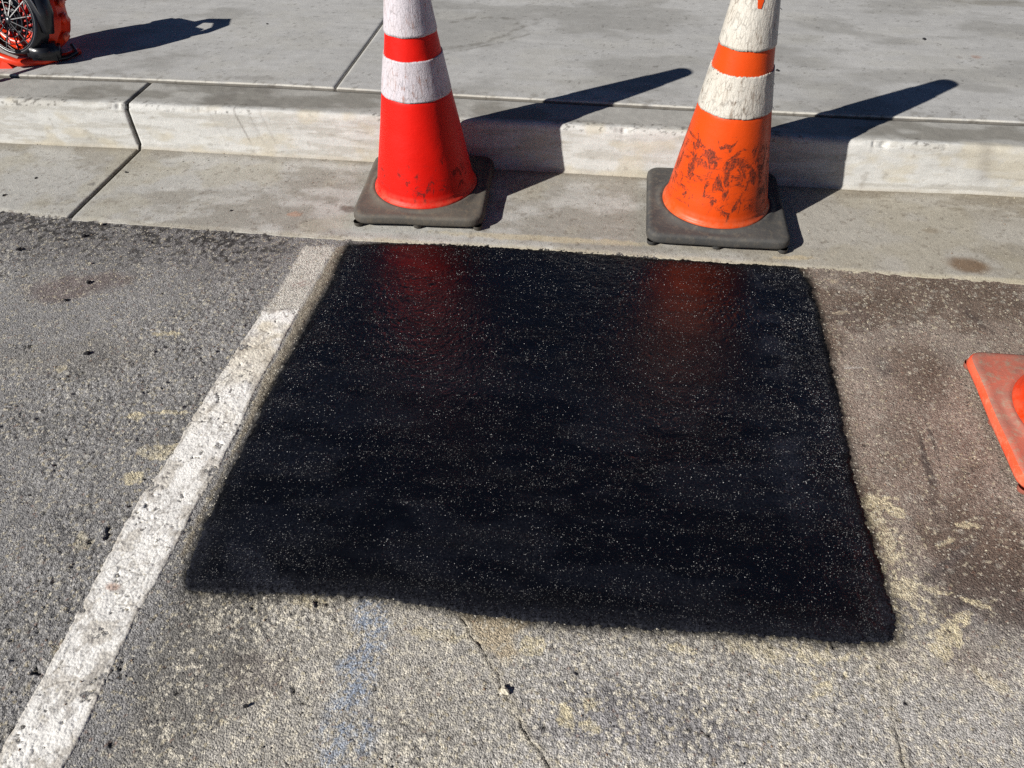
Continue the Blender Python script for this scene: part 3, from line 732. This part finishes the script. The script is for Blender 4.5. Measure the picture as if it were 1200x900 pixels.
sidewalk = tag(empty('sidewalk'), kind='structure')
SJ = 0.6385
def slab(x0, x1, y1, step, fine=True):
    xs = np.concatenate([[x0, x0+0.0005], np.arange(x0+0.003, x1-0.003, step), [x1-0.0005, x1]])
    v = np.concatenate([[0, 0.001, 0.003, 0.006, 0.009], np.arange(0.014, 0.030, 0.004), np.arange(0.035, 1.45 if fine else 1.0, step), [y1-0.3, y1-0.01, y1]]) if fine else np.linspace(0, y1, 12)
    Xw, Vw = np.meshgrid(xs, v)
    yk = cur(bck_e, Xw)+0.0012*(fbm(Xw, Xw*0, 0.03, 701, 3)-0.5)
    Yw = yk+Vw
    def rnd(a, r):
        return r*(1-np.sqrt(np.clip(1-(1-np.clip(a/r, 0, 1))**2, 0, 1)))
    Zw = 0.1565+0.0022*(fbm(Xw, Yw, 0.5, 702, 3)-0.5)+0.0006*(fbm(Xw, Yw, 0.03, 703, 3)-0.5)
    Zw = Zw-rnd(Vw, 0.009)-rnd(Xw-x0, 0.006)-rnd(x1-Xw, 0.006)
    Zw[0] = 0.08; Zw[-1] = 0.08; Zw[:, 0] = 0.08; Zw[:, -1] = 0.08
    c = np.broadcast_to(S(172, 171, 168), Xw.shape+(3,)).copy()
    b1 = fbm(Xw*0.18+Yw*0.05, Yw, 0.035, 710, 5, 0.62); b2 = fbm(Xw, Yw, 0.35, 711, 5, 0.55)
    c = c*(0.76+0.26*b1+0.26*b2)[..., None]*(0.965+0.07*vn(Xw*0.06+0.02*b2, Yw+0.15*Xw*0, 0.008, 731))[..., None]
    c = mix(c, S(132, 130, 124), sst(.50, .66, fbm(Xw*0.5, Yw, 0.16, 712, 5))*0.5)
    c = mix(c, S(172, 170, 163), sst(.52, .70, fbm(Xw*0.6, Yw, 0.11, 713, 5))*0.4)
    c = mix(c, S(212, 207, 194), (1-sst(0.005, 0.010, Vw))*0.6*sst(.3, .55, fbm(Xw, Yw, .05, 730, 3)+.1))                           # sun catching the tooled edge, painted into the colour
    c = mix(c, S(205, 200, 188), (1-sst(0.004, 0.008, Xw-x0))*0.5)
    c = mix(c, S(118, 113, 104), sst(.60, .72, fbm(Xw, Yw, 0.02, 714, 3))*(1-sst(0.01, 0.10, Vw))*0.5)
    # faint wet arcs and spots seen on the right slab
    for pts, wd, a in (([(515, 58), (560, 52), (590, 42), (612, 32), (598, 22), (560, 20), (530, 26)], 0.012, .32),
                       ([(612, 32), (640, 24), (612, 22)], .010, .25), ([(620, 40), (580, 52), (520, 64)], .006, .3)):
        d = line_d(Xw+0.03*(b1-.5), Yw, [G(*q, 0.156) for q in pts])
        c = mix(c, S(104, 100, 92), (1-sst(wd*0.4, wd*1.6, d))*a*1.5*sst(.35, .6, fbm(Xw, Yw, .02, 715, 3)))
    c = mix(c, S(160, 120, 100), blob(Xw, Yw, 1144, 67, 0.016, 0.016, 0, .156, .4, 716)*0.5)
    c = mix(c, S(110, 100, 92), blob(Xw, Yw, 1123, 67, 0.012, 0.012, 0, .156, .6, 717)*0.4)
    c = mix(c, S(104, 100, 95), blob(Xw, Yw, 1014, 58, 0.018, 0.02, 0, .156, .6, 718)*0.22)
    c = mix(c, S(118, 112, 98), blob(Xw, Yw, 1170, 4, 0.2, 0.04, 0, .156, .6, 719)*0.4)
    c = mix(c, S(110, 106, 100), blob(Xw, Yw, 300, 92, 0.10, 0.025, 0, .156, .5, 721)*0.35)
    c = mix(c, S(88, 84, 78), sst(0.76, 0.79, fbm(Xw, Yw, 0.012, 720, 3))*0.45)
    c = mix(c, S(62, 57, 50), (Vw <= 0.0011)*0.8)
    return surf('slab', Xw, Yw, Zw, M['concrete'], sidewalk, {'Col': c})
SL = 2.60
slab(SJ-0.003-SL, SJ-0.003, 1.9, 0.0065)
slab(SJ+0.003, SJ+0.003+SL, 1.9, 0.0065)
s0 = slab(9.0, 9.0+SL, 1.9, 0.12, False)
me0 = s0.data
for r in range(0, 6):
    for k in range(-8, 9):
        if r == 0 and k in (-1, 0): continue
        o = s0 if (r == 0 and k == -8) else s0.copy()
        if o is not s0: COL.objects.link(o); o.parent = sidewalk
        o.location = (SJ+0.003+k*(SL+0.006)-9.0, r*1.906, 0)

# ------------------------------------------------------------------ traffic cones
def lathe(prof, seg=96, fn=None, closed=False):
    V = []; F = []
    for (r, z) in prof:
        for i in range(seg):
            a = 2*math.pi*i/seg
            rr, zz = (r, z) if fn is None else fn(r, z, a)
            V.append((rr*math.cos(a), rr*math.sin(a), zz))
    n = len(prof)
    for j in range(n-1 if not closed else n):
        for i in range(seg):
            a = j*seg+i; b = j*seg+(i+1) % seg; k = (j+1) % n
            F.append((a, b, k*seg+(i+1) % seg, k*seg+i))
    return V, F
def rsq(half, cr, a):
    """radius of a rounded square at angle a"""
    c, s_ = abs(math.cos(a)), abs(math.sin(a))
    if c < s_: c, s_ = s_, c
    r = half/c
    x, y = r*c, r*s_
    if y > half-cr:
        q = half-cr; b = q*(c+s_); d = b*b-(2*q*q-cr*cr)
        r = b+math.sqrt(max(d, 0))
    return r

def make_cone(loc, rz, vinyl, band, rubber, label, dents, base_half=0.1905, group='traffic cones guarding the fresh patch', rim=None, seed=0, peel=0.0, corner=1.0):
    t = tag(empty('traffic_cone', loc, rz), label, 'traffic cone', group)
    # base: rounded square with a raised ring, moulded in one
    seg = 144
    lv = [('s', 0.05, 0.008, .03), ('s', base_half-0.010, 0.008, 0.030), ('s', base_half-0.002, 0.010, 0.034), ('s', base_half, 0.015, 0.036), ('s', base_half-0.001, 0.026, 0.036),
          ('s', base_half-0.004, 0.030, 0.035), ('s', base_half-0.010, 0.0325, 0.034), ('s', base_half-0.018, 0.0322, 0.032), ('m', 0.172, 0.0325, .5), ('c', 0.163, 0.034, 0), ('c', 0.158, 0.0375, 0),
          ('c', 0.152, 0.038, 0), ('c', 0.148, 0.036, 0), ('c', 0.13, 0.036, 0)]
    V = []; F = []
    for ty, r, z, q in lv:
        z = z*1.12+0.004; q = q*corner
        for i in range(seg):
            a = 2*math.pi*(i+0.5)/seg
            if ty == 's': rr = rsq(r, q, a)
            elif ty == 'm': rr = 0.45*rsq(base_half-0.022, 0.03, a)+0.55*0.165
            else: rr = r
            x, y = rr*math.cos(a), rr*math.sin(a)
            wob = 0.0012*math.sin(3*a+seed)+0.0008*math.sin(7*a+2*seed)
            V.append((x, y, z+wob*(rr > 0.16)))
    for j in range(len(lv)-1):
        for i in range(seg):
            a = j*seg+i; b = j*seg+(i+1) % seg
            F.append((a, b, b+seg, a+seg))
    F.append(tuple(range(seg))[::-1])
    base = pydata('base', V, F, rubber, t, True)
    if rim is not None:
        base.data.materials.append(rim)
        for p in base.data.polygons:
            if 1*seg <= p.index < 5*seg: p.material_index = 1
    # moulded rubber feet
    fv, ff = lathe([(0.0005, 0.0), (0.009, 0.0), (0.012, 0.003), (0.0135, 0.014)], 16)
    foot_me = None
    for (fx, fy) in ((-1, -1), (0, -1), (1, -1), (-1, 1), (0, 1), (1, 1), (-1, 0), (1, 0)):
        q = base_half-0.017
        if foot_me is None:
            o = pydata('foot', fv, ff, rubber, t, True); foot_me = o.data
        else:
            o = bpy.data.objects.new('foot', foot_me); COL.objects.link(o); o.parent = t
        o.location = (fx*q, fy*q, 0)
    # shell
    R = lambda z: np.interp(z, [0.034, 0.05, 0.32, 0.42, 0.48, 0.56, 0.69, 0.711], [0.1475, 0.1425, 0.0945, 0.0775, 0.0680, 0.0565, 0.0385, 0.0345])
    prof = [(0.139, 0.040), (0.1475, 0.041), (0.1488, 0.044), (0.1482, 0.048), (0.1455, 0.0515)]
    for z in np.linspace(0.055, 0.066, 3): prof.append((R(z), z))
    prof.append((R(0.068)-0.0006, 0.068))
    for z in np.linspace(0.075, 0.318, 42): prof.append((R(z)-0.0006, z))
    prof += [(R(0.320)-0.0012, 0.3205)]
    for z in np.linspace(0.324, 0.700, 50): prof.append((R(z)-0.0022, z))
    prof += [(0.0335, 0.706), (0.0315, 0.7105), (0.028, 0.711), (0.0262, 0.708), (0.027, 0.69), (0.050, 0.52), (0.088, 0.30)]
    def fn(r, z, a):
        d = 0
        for (a0, z0, wa, wz, am) in dents:
            da = (a-a0+math.pi) % (2*math.pi)-math.pi
            d += am*math.exp(-(da/wa)**2-((z-z0)/wz)**2)
        d += 0.0008*math.sin(2*a+seed+z*5)+0.0004*math.sin(5*a+z*30)
        return r+d*(r > 0.03), z
    V, F = lathe(prof, 128, fn)
    pydata('shell', V, F, vinyl, t, True)
    # reflective bands, thin sleeves with worn edges
    for (z0, z1) in ((0.3235, 0.4225), (0.4775, 0.636)):
        sg = 256; V = []; F = []
        rows = 26
        for side in (0,):
            for j in range(rows+4):
                for i in range(sg):
                    a = 2*math.pi*i/sg
                    e0 = z0+0.0012*(math.sin(9*a+seed)*0.5)+peel*0.004*max(0, float(vn(np.array([a*3.]), np.array([seed*1.]), 0.12, 801)[0])-0.45)
                    e1 = z1-0.0012*(math.sin(7*a+seed)*0.5)-peel*0.006*max(0, float(vn(np.array([a*3.]), np.array([seed+5.]), 0.10, 802)[0])-0.45)
                    k = min(max((j-2)/(rows-1), 0), 1)
                    z = e0+(e1-e0)*k
                    rr, _ = fn(R(z), z, a)
                    if j < 1 or j > rows+2: rr -= 0.0030
                    elif j == 1 or j == rows+2: rr -= 0.0003
                    else: rr += 0.0004+peel*0.0007*float(vn(np.array([a*9.]), np.array([z*30.]), 0.35, 803+seed)[0])
                    V.append((rr*math.cos(a), rr*math.sin(a), z))
        for j in range(rows+3):
            for i in range(sg):
                a = j*sg+i; b = j*sg+(i+1) % sg
                F.append((a, b, b+sg, a+sg))
        pydata('reflective_band', V, F, band, t, True)
    return t, R

tA, R_ = make_cone((1.0136, -0.1865, 0.004), 0.055, M['cone_red'], M['band_a'], M['rubber_brown'],
    'bright red-orange traffic cone with clean glossy shell on a brown-grey rubber base', [(-2.3, 0.24, 0.35, 0.02, -0.0015), (-0.4, 0.20, 0.6, 0.08, -0.001)], seed=1, peel=0.3, corner=1.25, base_half=0.187)
tB, R_ = make_cone((1.8507, -0.1890, 0.004), 0.0, M['cone_orange'], M['band_b'], M['rubber_grey'],
    'faded orange traffic cone with black scuffs and frayed white bands on a dark grey base', [(-2.0, 0.13, 0.4, 0.03, -0.003), (-1.0, 0.22, 0.5, 0.04, -0.002)], seed=4, peel=1.0)
tC, R_ = make_cone((2.5570, -0.9460, 0.003), 0.0, M['cone_dusty'], M['band_b'], M['rubber_orange'],
    'traffic cone cut off by the right edge, its orange base caked with dried mud', [(1.0, 0.2, .4, .05, -.002)], seed=7, peel=0.6, rim=M['rubber_rim'])
# strips of sheeting peeling off the scuffed cone
rs = np.random.RandomState(5)
def sliver(px_a, z, ln, tilt, wd, nm, mat, par):
    r = float(R_(z))+0.001
    a = px_a
    p0 = np.array([r*math.cos(a), r*math.sin(a), z]); out = np.array([math.cos(a), math.sin(a), 0]); tng = np.array([-math.sin(a), math.cos(a), 0])
    d = out*0.5*ln+tng*math.cos(tilt)*ln*0.5+np.array([0, 0, math.sin(tilt)*ln])
    n = np.cross(d, out); n = n/np.linalg.norm(n)*wd
    V = [p0-n, p0+n, p0+d*0.5+n*0.8+out*0.001, p0+d*0.5-n*0.8+out*0.001, p0+d+n*0.2, p0+d-n*0.2]
    th = out*0.0005
    V2 = V+[v-th for v in V]
    Fs = [(0, 1, 2, 3), (3, 2, 4, 5), (7, 6, 9, 8), (8, 9, 11, 10), (0, 3, 9, 6), (3, 5, 11, 9), (1, 7, 8, 2), (2, 8, 10, 4), (0, 6, 7, 1), (5, 4, 10, 11)]
    return pydata(nm, V2, Fs, mat, par)
for (a, z, ln, ti, wd) in ((-2.75, 0.418, .016, .9, .0010), (-2.65, 0.405, .020, -2.0, .0009), (-2.5, 0.415, .012, .6, .0013), (-2.85, 0.395, .010, -1.2, .001),
                           (-0.35, 0.335, .012, -.8, .001), (-0.28, 0.39, .010, -1.3, .0012), (-0.3, 0.50, .010, .8, .0011), (-0.25, 0.56, .012, -.5, .001)):
    sliver(a, z, ln, ti, wd, 'frayed_strip', M['band_b'], tB)
# the patch of bare orange where the upper band has torn
def tear(a0, z0, w_, h_, par, mat):
    V = []; F = []
    n = 9
    us = np.linspace(-1, 1, n)
    for j, v in enumerate(us):
        for u in us:
            wob = 0.75+0.5*float(vn(np.array([u*2.+9]), np.array([v*2.+3]), 0.6, 77)[0])
            half = (1-0.55*max(0, -v))*wob
            a = a0+u*half*w_/0.05; z = z0+v*h_*(0.9+0.1*wob); r = float(R_(z))+0.0017
            V.append((r*math.cos(a), r*math.sin(a), z))
    for j in range(n-1):
        for i in range(n-1): F.append((j*n+i, j*n+i+1, (j+1)*n+i+1, (j+1)*n+i))
    return pydata('torn_spot', V, F, mat, par, True)
tear(-1.52, 0.590, 0.0075, 0.020, tB, M['cone_orange'])

# ------------------------------------------------------------------ blower standing on the sidewalk
B0 = np.array([-0.44, 0.35, 0.157])
blower = tag(empty('leaf_blower', tuple(B0)), 'orange blower with round black fan grille standing on the sidewalk behind the kerb', 'leaf blower')
ax = np.array([-0.10, -0.90, 0.36]); ax /= np.linalg.norm(ax)
e1 = np.cross(np.array([0, 0, 1.0]), ax); e1 /= np.linalg.norm(e1)
e2 = np.cross(ax, e1)
def axv(V, c):
    return [tuple(np.array(c)+e1*v[0]+e2*v[1]+ax*v[2]) for v in V]
HC = np.array([-0.050, 0.005, 0.142])
def seglathe(prof, seg, c, nm, mat, par, fn=None):
    V, F = lathe(prof, seg, fn)
    return pydata(nm, axv(V, c), F, mat, par, True)
def tube(path, r, nm, mat, par, seg=12, cap=True):
    V = []; F = []
    P = [np.array(p, float) for p in path]
    rr = r if isinstance(r, (list, tuple)) else [r]*len(P)
    u = None
    for i, p in enumerate(P):
        d = P[min(i+1, len(P)-1)]-P[max(i-1, 0)]; d /= np.linalg.norm(d)
        if u is None:
            u = np.cross(d, (0.3, 0.2, 0.9)); 
        u = u-d*(u@d); u /= np.linalg.norm(u); v = np.cross(d, u)
        for k in range(seg):
            a = 2*math.pi*k/seg; V.append(p+rr[i]*(math.cos(a)*u+math.sin(a)*v))
    for j in range(len(P)-1):
        for k in range(seg):
            a = j*seg+k; b = j*seg+(k+1) % seg; F.append((a, b, b+seg, a+seg))
    if cap: F.append(tuple(range(seg))[::-1]); F.append(tuple(range((len(P)-1)*seg, len(P)*seg)))
    return pydata(nm, V, F, mat, par, True)
vol = lambda r, z, a: (r*(1+0.10*((a % (2*math.pi))/(2*math.pi))+0.012*math.cos(18*a)*(r > 0.10)), z)
hs = seglathe([(0.02, -0.075), (0.075, -0.078), (0.105, -0.070), (0.122, -0.050), (0.128, -0.022), (0.124, -0.004), (0.129, 0.000), (0.129, 0.006), (0.123, 0.010), (0.120, 0.030), (0.108, 0.052), (0.092, 0.060), (0.080, 0.058), (0.078, 0.040), (0.02, 0.030)], 72, HC, 'fan_housing', M['tool_orange'], blower, vol)
HF = HC-e2*0.030+e1*0.004
seglathe([(0.113, 0.030), (0.112, 0.058), (0.108, 0.074), (0.102, 0.081), (0.096, 0.079), (0.094, 0.062), (0.102, 0.050), (0.105, 0.036)], 72, HF, 'intake_ring', M['tool_black'], blower)
gr = seglathe([(0.0965, 0.075), (0.0965, 0.080), (0.0925, 0.080), (0.0925, 0.075)], 48, HF, 'grille', M['tool_black'], blower)
def axbar(p0, p1, wd, th, nm, mat, par):
    p0 = np.array(p0, float); p1 = np.array(p1, float); d = p1-p0; d /= np.linalg.norm(d)
    n = np.array([-d[1], d[0], 0]); n = n/max(np.linalg.norm(n), 1e-9)*wd; k = np.cross(d, n); k = k/np.linalg.norm(k)*th
    V = [p0-n-k, p0+n-k, p0+n+k, p0-n+k, p1-n-k, p1+n-k, p1+n+k, p1-n+k]
    return pydata(nm, axv(V, HF), [(0, 3, 2, 1), (4, 5, 6, 7), (0, 1, 5, 4), (1, 2, 6, 5), (2, 3, 7, 6), (3, 0, 4, 7)], mat, par)
for k in range(12):
    a = 2*math.pi*k/12+0.2
    axbar((0.012*math.cos(a), 0.012*math.sin(a), 0.083), (0.094*math.cos(a), 0.094*math.sin(a), 0.078), 0.0015, 0.0016, 'spoke', M['tool_black'], gr)
for r_ in (0.032, 0.053, 0.074):
    seglathe([(r_+0.0014, 0.078), (r_+0.0014, 0.082), (r_-0.0014, 0.082), (r_-0.0014, 0.078), (r_+0.0014, 0.078)], 40, HF, 'grille_ring', M['tool_black'], gr)
seglathe([(0.0005, 0.087), (0.010, 0.087), (0.014, 0.082), (0.014, 0.076)], 20, HF, 'hub_cap', M['tool_black'], gr)
seglathe([(0.0005, 0.040), (0.100, 0.040)], 40, HF, 'intake_back', M['tool_black'], blower)
fan = seglathe([(0.0005, 0.060), (0.024, 0.060), (0.030, 0.052), (0.032, 0.041)], 24, HF, 'fan', M['tool_black'], blower)
for k in range(16):
    a = 2*math.pi*k/16
    if k in (3, 4, 9): continue
    axbar((0.040*math.cos(a), 0.040*math.sin(a), 0.050), (0.084*math.cos(a+.35), 0.084*math.sin(a+.35), 0.054), 0.0022, 0.007, 'fan_blade', M['tool_dark_red'], fan)
def box(c, hx, hy, hz, nm, mat, par, rz=0.0, ry=0.0, bev=0.008):
    import bmesh
    bm = bmesh.new(); bmesh.ops.create_cube(bm, size=1)
    for v in bm.verts: v.co = (v.co.x*2*hx, v.co.y*2*hy, v.co.z*2*hz)
    bmesh.ops.bevel(bm, geom=bm.edges[:], offset=bev, segments=3, affect='EDGES')
    me = bpy.data.meshes.new(nm); bm.to_mesh(me); bm.free()
    me.transform(Matrix.Translation(c) @ Matrix.Rotation(rz, 4, 'Z') @ Matrix.Rotation(ry, 4, 'Y'))
    me.polygons.foreach_set('use_smooth', [True]*len(me.polygons))
    return link(nm, me, mat, par)
def rel(x, y, t): return tuple(HF+e1*x+e2*y+ax*t)
cov = box(rel(-0.055, 0.150, 0.035), 0.085, 0.055, 0.035, 'engine_cover', M['tool_pale'], blower, -0.12, 0.16, 0.022)
for k in range(5):
    box(rel(-0.10+k*0.018, 0.138, 0.090), 0.004, 0.008, 0.012, 'louvre', M['tool_black'], cov, -0.12, 0, 0.0015)
tube([rel(0.118, -0.03, 0.045), rel(0.122, 0.03, 0.055), rel(0.104, 0.085, 0.060), rel(0.062, 0.128, 0.058), rel(0.0, 0.150, 0.05)], [.018, .028, .036, .036, .02], 'air_shroud', M['tool_black'], blower, 18)
tube([rel(0.075, 0.135, 0.094), rel(0.112, 0.075, 0.098), rel(0.128, 0.02, 0.078)], 0.0022, 'trim_rod', M['tool_grey'], blower, 8)
box(rel(0.075, -0.085, 0.030), 0.050, 0.035, 0.028, 'lower_casing', M['tool_black'], blower, 0.45, 0.15, 0.012)
box(rel(0.02, 0.105, -0.045), 0.080, 0.050, 0.060, 'tank', M['tool_orange'], blower, -0.2, 0.0, 0.024)
for k, (yy, rr_) in enumerate(((0.02, 0.016), (-0.035, 0.012), (0.07, 0.012))):
    box(rel(0.128, yy, -0.02), rr_*0.6, 0.020, rr_, 'side_clip', M['tool_pale' if k else 'tool_orange'], blower, 0.3, 0, 0.004)
seglathe([(0.0005, 0.02), (0.016, 0.02), (0.018, 0.012), (0.018, 0)], 24, HC+np.array([0.12, 0.03, 0.06]), 'tank_cap', M['tool_orange'], blower)
tube([(0.030, -0.055, 0.250), (0.028, -0.060, 0.30), (0.015, -0.035, 0.335), (-0.015, 0.010, 0.345), (-0.035, 0.045, 0.31), (-0.03, 0.045, 0.25)], [.020, .018, .019, .019, .018, .018], 'handle', M['tool_black'], blower)
# foot frame
tube([(-0.190, -0.075, 0.060), (-0.130, -0.112, 0.034), (-0.060, -0.122, 0.018), (0.010, -0.085, 0.012), (0.060, -0.030, 0.011), (0.080, 0.02, 0.011)], [.014, .014, .013, .011, .011, .011], 'stand', M['tool_orange'], blower)
pydata('stand_foot', [(-0.130, -0.135, 0.0), (-0.085, -0.128, 0.0), (-0.085, -0.11, 0.0), (-0.13, -0.11, 0.0), (-0.126, -0.124, 0.036), (-0.112, -0.122, 0.030), (-0.112, -0.11, 0.030), (-0.126, -0.11, 0.036)],
       [(3, 2, 1, 0), (4, 5, 6, 7), (0, 1, 5, 4), (1, 2, 6, 5), (2, 3, 7, 6), (3, 0, 4, 7)], M['tool_orange'], blower)
pydata('buckle', [(0.030, -0.050, 0.022), (0.052, -0.035, 0.022), (0.050, -0.030, 0.034), (0.028, -0.044, 0.034), (0.034, -0.054, 0.010), (0.056, -0.039, 0.010)],
       [(0, 1, 2, 3), (4, 5, 1, 0)], M['tool_grey'], blower)
tube([(0.06, 0.02, 0.03), (0.085, -0.005, 0.014), (0.075, -0.04, 0.012), (0.04, -0.06, 0.010)], 0.007, 'fuel_hose', M['tool_black'], blower)
lg = tube([(-0.195, -0.135, 0.30), (-0.140, -0.185, 0.14), (-0.098, -0.218, 0.030)], 0.0105, 'support_leg', M['tan'], blower)
tube([(-0.100, -0.216, 0.036), (-0.092, -0.223, 0.010), (-0.089, -0.226, 0.0)], [0.0125, 0.0135, 0.0135], 'foot_cap', M['tool_black'], lg)

# ------------------------------------------------------------------ crumbs, pebbles and grit
def rock(rs, n=1, r=0.005, flat=0.5):
    import bmesh
    bm = bmesh.new(); bmesh.ops.create_icosphere(bm, subdivisions=n, radius=1)
    for v in bm.verts:
        k = 0.65+0.6*rs.rand(); v.co = (v.co.x*r*k*1.25, v.co.y*r*k*0.85, (v.co.z*flat*k)*r)
    return bm
def one_rock(nm, px, py, z, r, mat, label, cat, group=None, flat=0.5, seed=0):
    rs = np.random.RandomState(seed)
    bm = rock(rs, 2, r, flat); me = bpy.data.meshes.new(nm); bm.to_mesh(me); bm.free()
    o = link(nm, me, mat); p = G(px, py, z); o.location = (p[0], p[1], z+r*flat*0.45); o.rotation_euler = (0, 0, rs.rand()*6)
    return tag(o, label, cat, group)
CG = 'black asphalt crumbs lying loose'
for i, (px, py, z, r, lab, fl) in enumerate([
    (1083, 46, 0.157, 0.011, 'largest flat black crumb on the sidewalk right of the scuffed cone', .35),
    (911, 83, 0.157, 0.009, 'black crumb on the sidewalk tucked against the scuffed cone', .5),
    (98, 277, 0.002, 0.009, 'black crumb on the road just below the gutter joint', .5),
    (22, 292, 0.002, 0.010, 'flat black crumb on the road at the far left under the gutter', .4),
    (104, 331, 0.002, 0.009, 'slanting black crumb on the road above the reddish stain', .5),
    (77, 352, 0.002, 0.007, 'small black crumb on the reddish stain in the road', .6),
    (102, 414, 0.002, 0.009, 'black crumb on the road left of the cream paint smudges', .5),
    (42, 209, 0.004, 0.006, 'small black crumb on the gutter left of the joint', .5),
    (148, 202, 0.004, 0.006, 'small black crumb on the gutter just right of the joint', .5),
    (5, 229, 0.004, 0.007, 'black crumb on the gutter at the left edge', .5),
    (288, 828, 0.002, 0.005, 'round black pebble on the road right of the white line', .7),
    (271, 247, 0.004, 0.0045, 'tiny black crumb on the gutter between joint and white line', .6),
    (313, 28, 0.157, 0.005, 'small black crumb on the sidewalk beyond the blower shadow', .5)]):
    one_rock('asphalt_crumb', px, py, z, r*0.72, M['crumb'], lab, 'asphalt crumb', CG, fl, i+1)
one_rock('pebble', 592, 810, 0.0, 0.0065, M['pale_stone'], 'pale pebble stuck in the crack below the black patch', 'pebble', None, .8, 40)
one_rock('pebble', 119, 263, 0.002, 0.005, M['pale_stone'], 'white pebble on the road at the gutter edge', 'pebble', None, .7, 41)
one_rock('pebble', 106, 309, 0.002, 0.004, M['pale_stone'], 'white pebble among black crumbs left on the road', 'pebble', None, .7, 42)

def scatter(name, pts, zs, rads, cols, label=None):
    base = np.array([(0, 0, .7), (1, 0, 0), (.2, 1, 0), (-.9, .4, 0), (-.6, -.8, 0), (.5, -.9, 0), (0, 0, -.6)])
    fc = np.array([(0, 1, 2), (0, 2, 3), (0, 3, 4), (0, 4, 5), (0, 5, 1), (6, 2, 1), (6, 3, 2), (6, 4, 3), (6, 5, 4), (6, 1, 5)])
    n = len(pts); rs = np.random.RandomState(9)
    a = rs.rand(n)*6.28; ca, sa = np.cos(a), np.sin(a)
    jit = 0.7+0.6*rs.rand(n, 7, 3)
    B = base[None]*jit*rads[:, None, None]
    Vx = B[..., 0]*ca[:, None]-B[..., 1]*sa[:, None]; Vy = B[..., 0]*sa[:, None]+B[..., 1]*ca[:, None]
    V = np.stack([Vx+pts[:, :1], Vy+pts[:, 1:2], B[..., 2]+zs[:, None]], -1).reshape(-1, 3)
    F = (fc[None]+7*np.arange(n)[:, None, None]).reshape(-1, 3)
    me = mesh_np(name, V, F, False, {'Col': np.repeat(cols, 7, 0)})
    o = link(name, me, M['grit']); return tag(o, label, None, None, 'stuff')
rs = np.random.RandomState(3)
n = 9000
P = np.stack([rs.uniform(-0.3, 2.7, n), rs.uniform(-1.9, -0.44, n)], 1)
sdp = poly_sd(P[:, 0], P[:, 1], PATCH)
dens = fbm(P[:, 0], P[:, 1], 0.15, 900, 3)
P = P[(sdp < -0.01) & (dens > 0.40+0.2*rs.rand(n))]
n = len(P)
z, _c, _s = road_full(P[:, 0], P[:, 1])
pal = np.array([S(176, 168, 150), S(128, 124, 118), S(84, 80, 76), S(196, 188, 164), S(140, 118, 100)])
scatter('loose_grit', P, z+0.0004, 0.0008+0.0017*rs.rand(n)**2.5, pal[rs.randint(0, 5, n)])
n = 700
P = np.stack([rs.uniform(-0.5, 2.8, n), -0.002-0.40*rs.rand(n)**2.2], 1)
scatter('gutter_grit', P, np.full(n, 0.0045), 0.0006+0.0016*rs.rand(n)**3, pal[rs.randint(0, 5, n)])
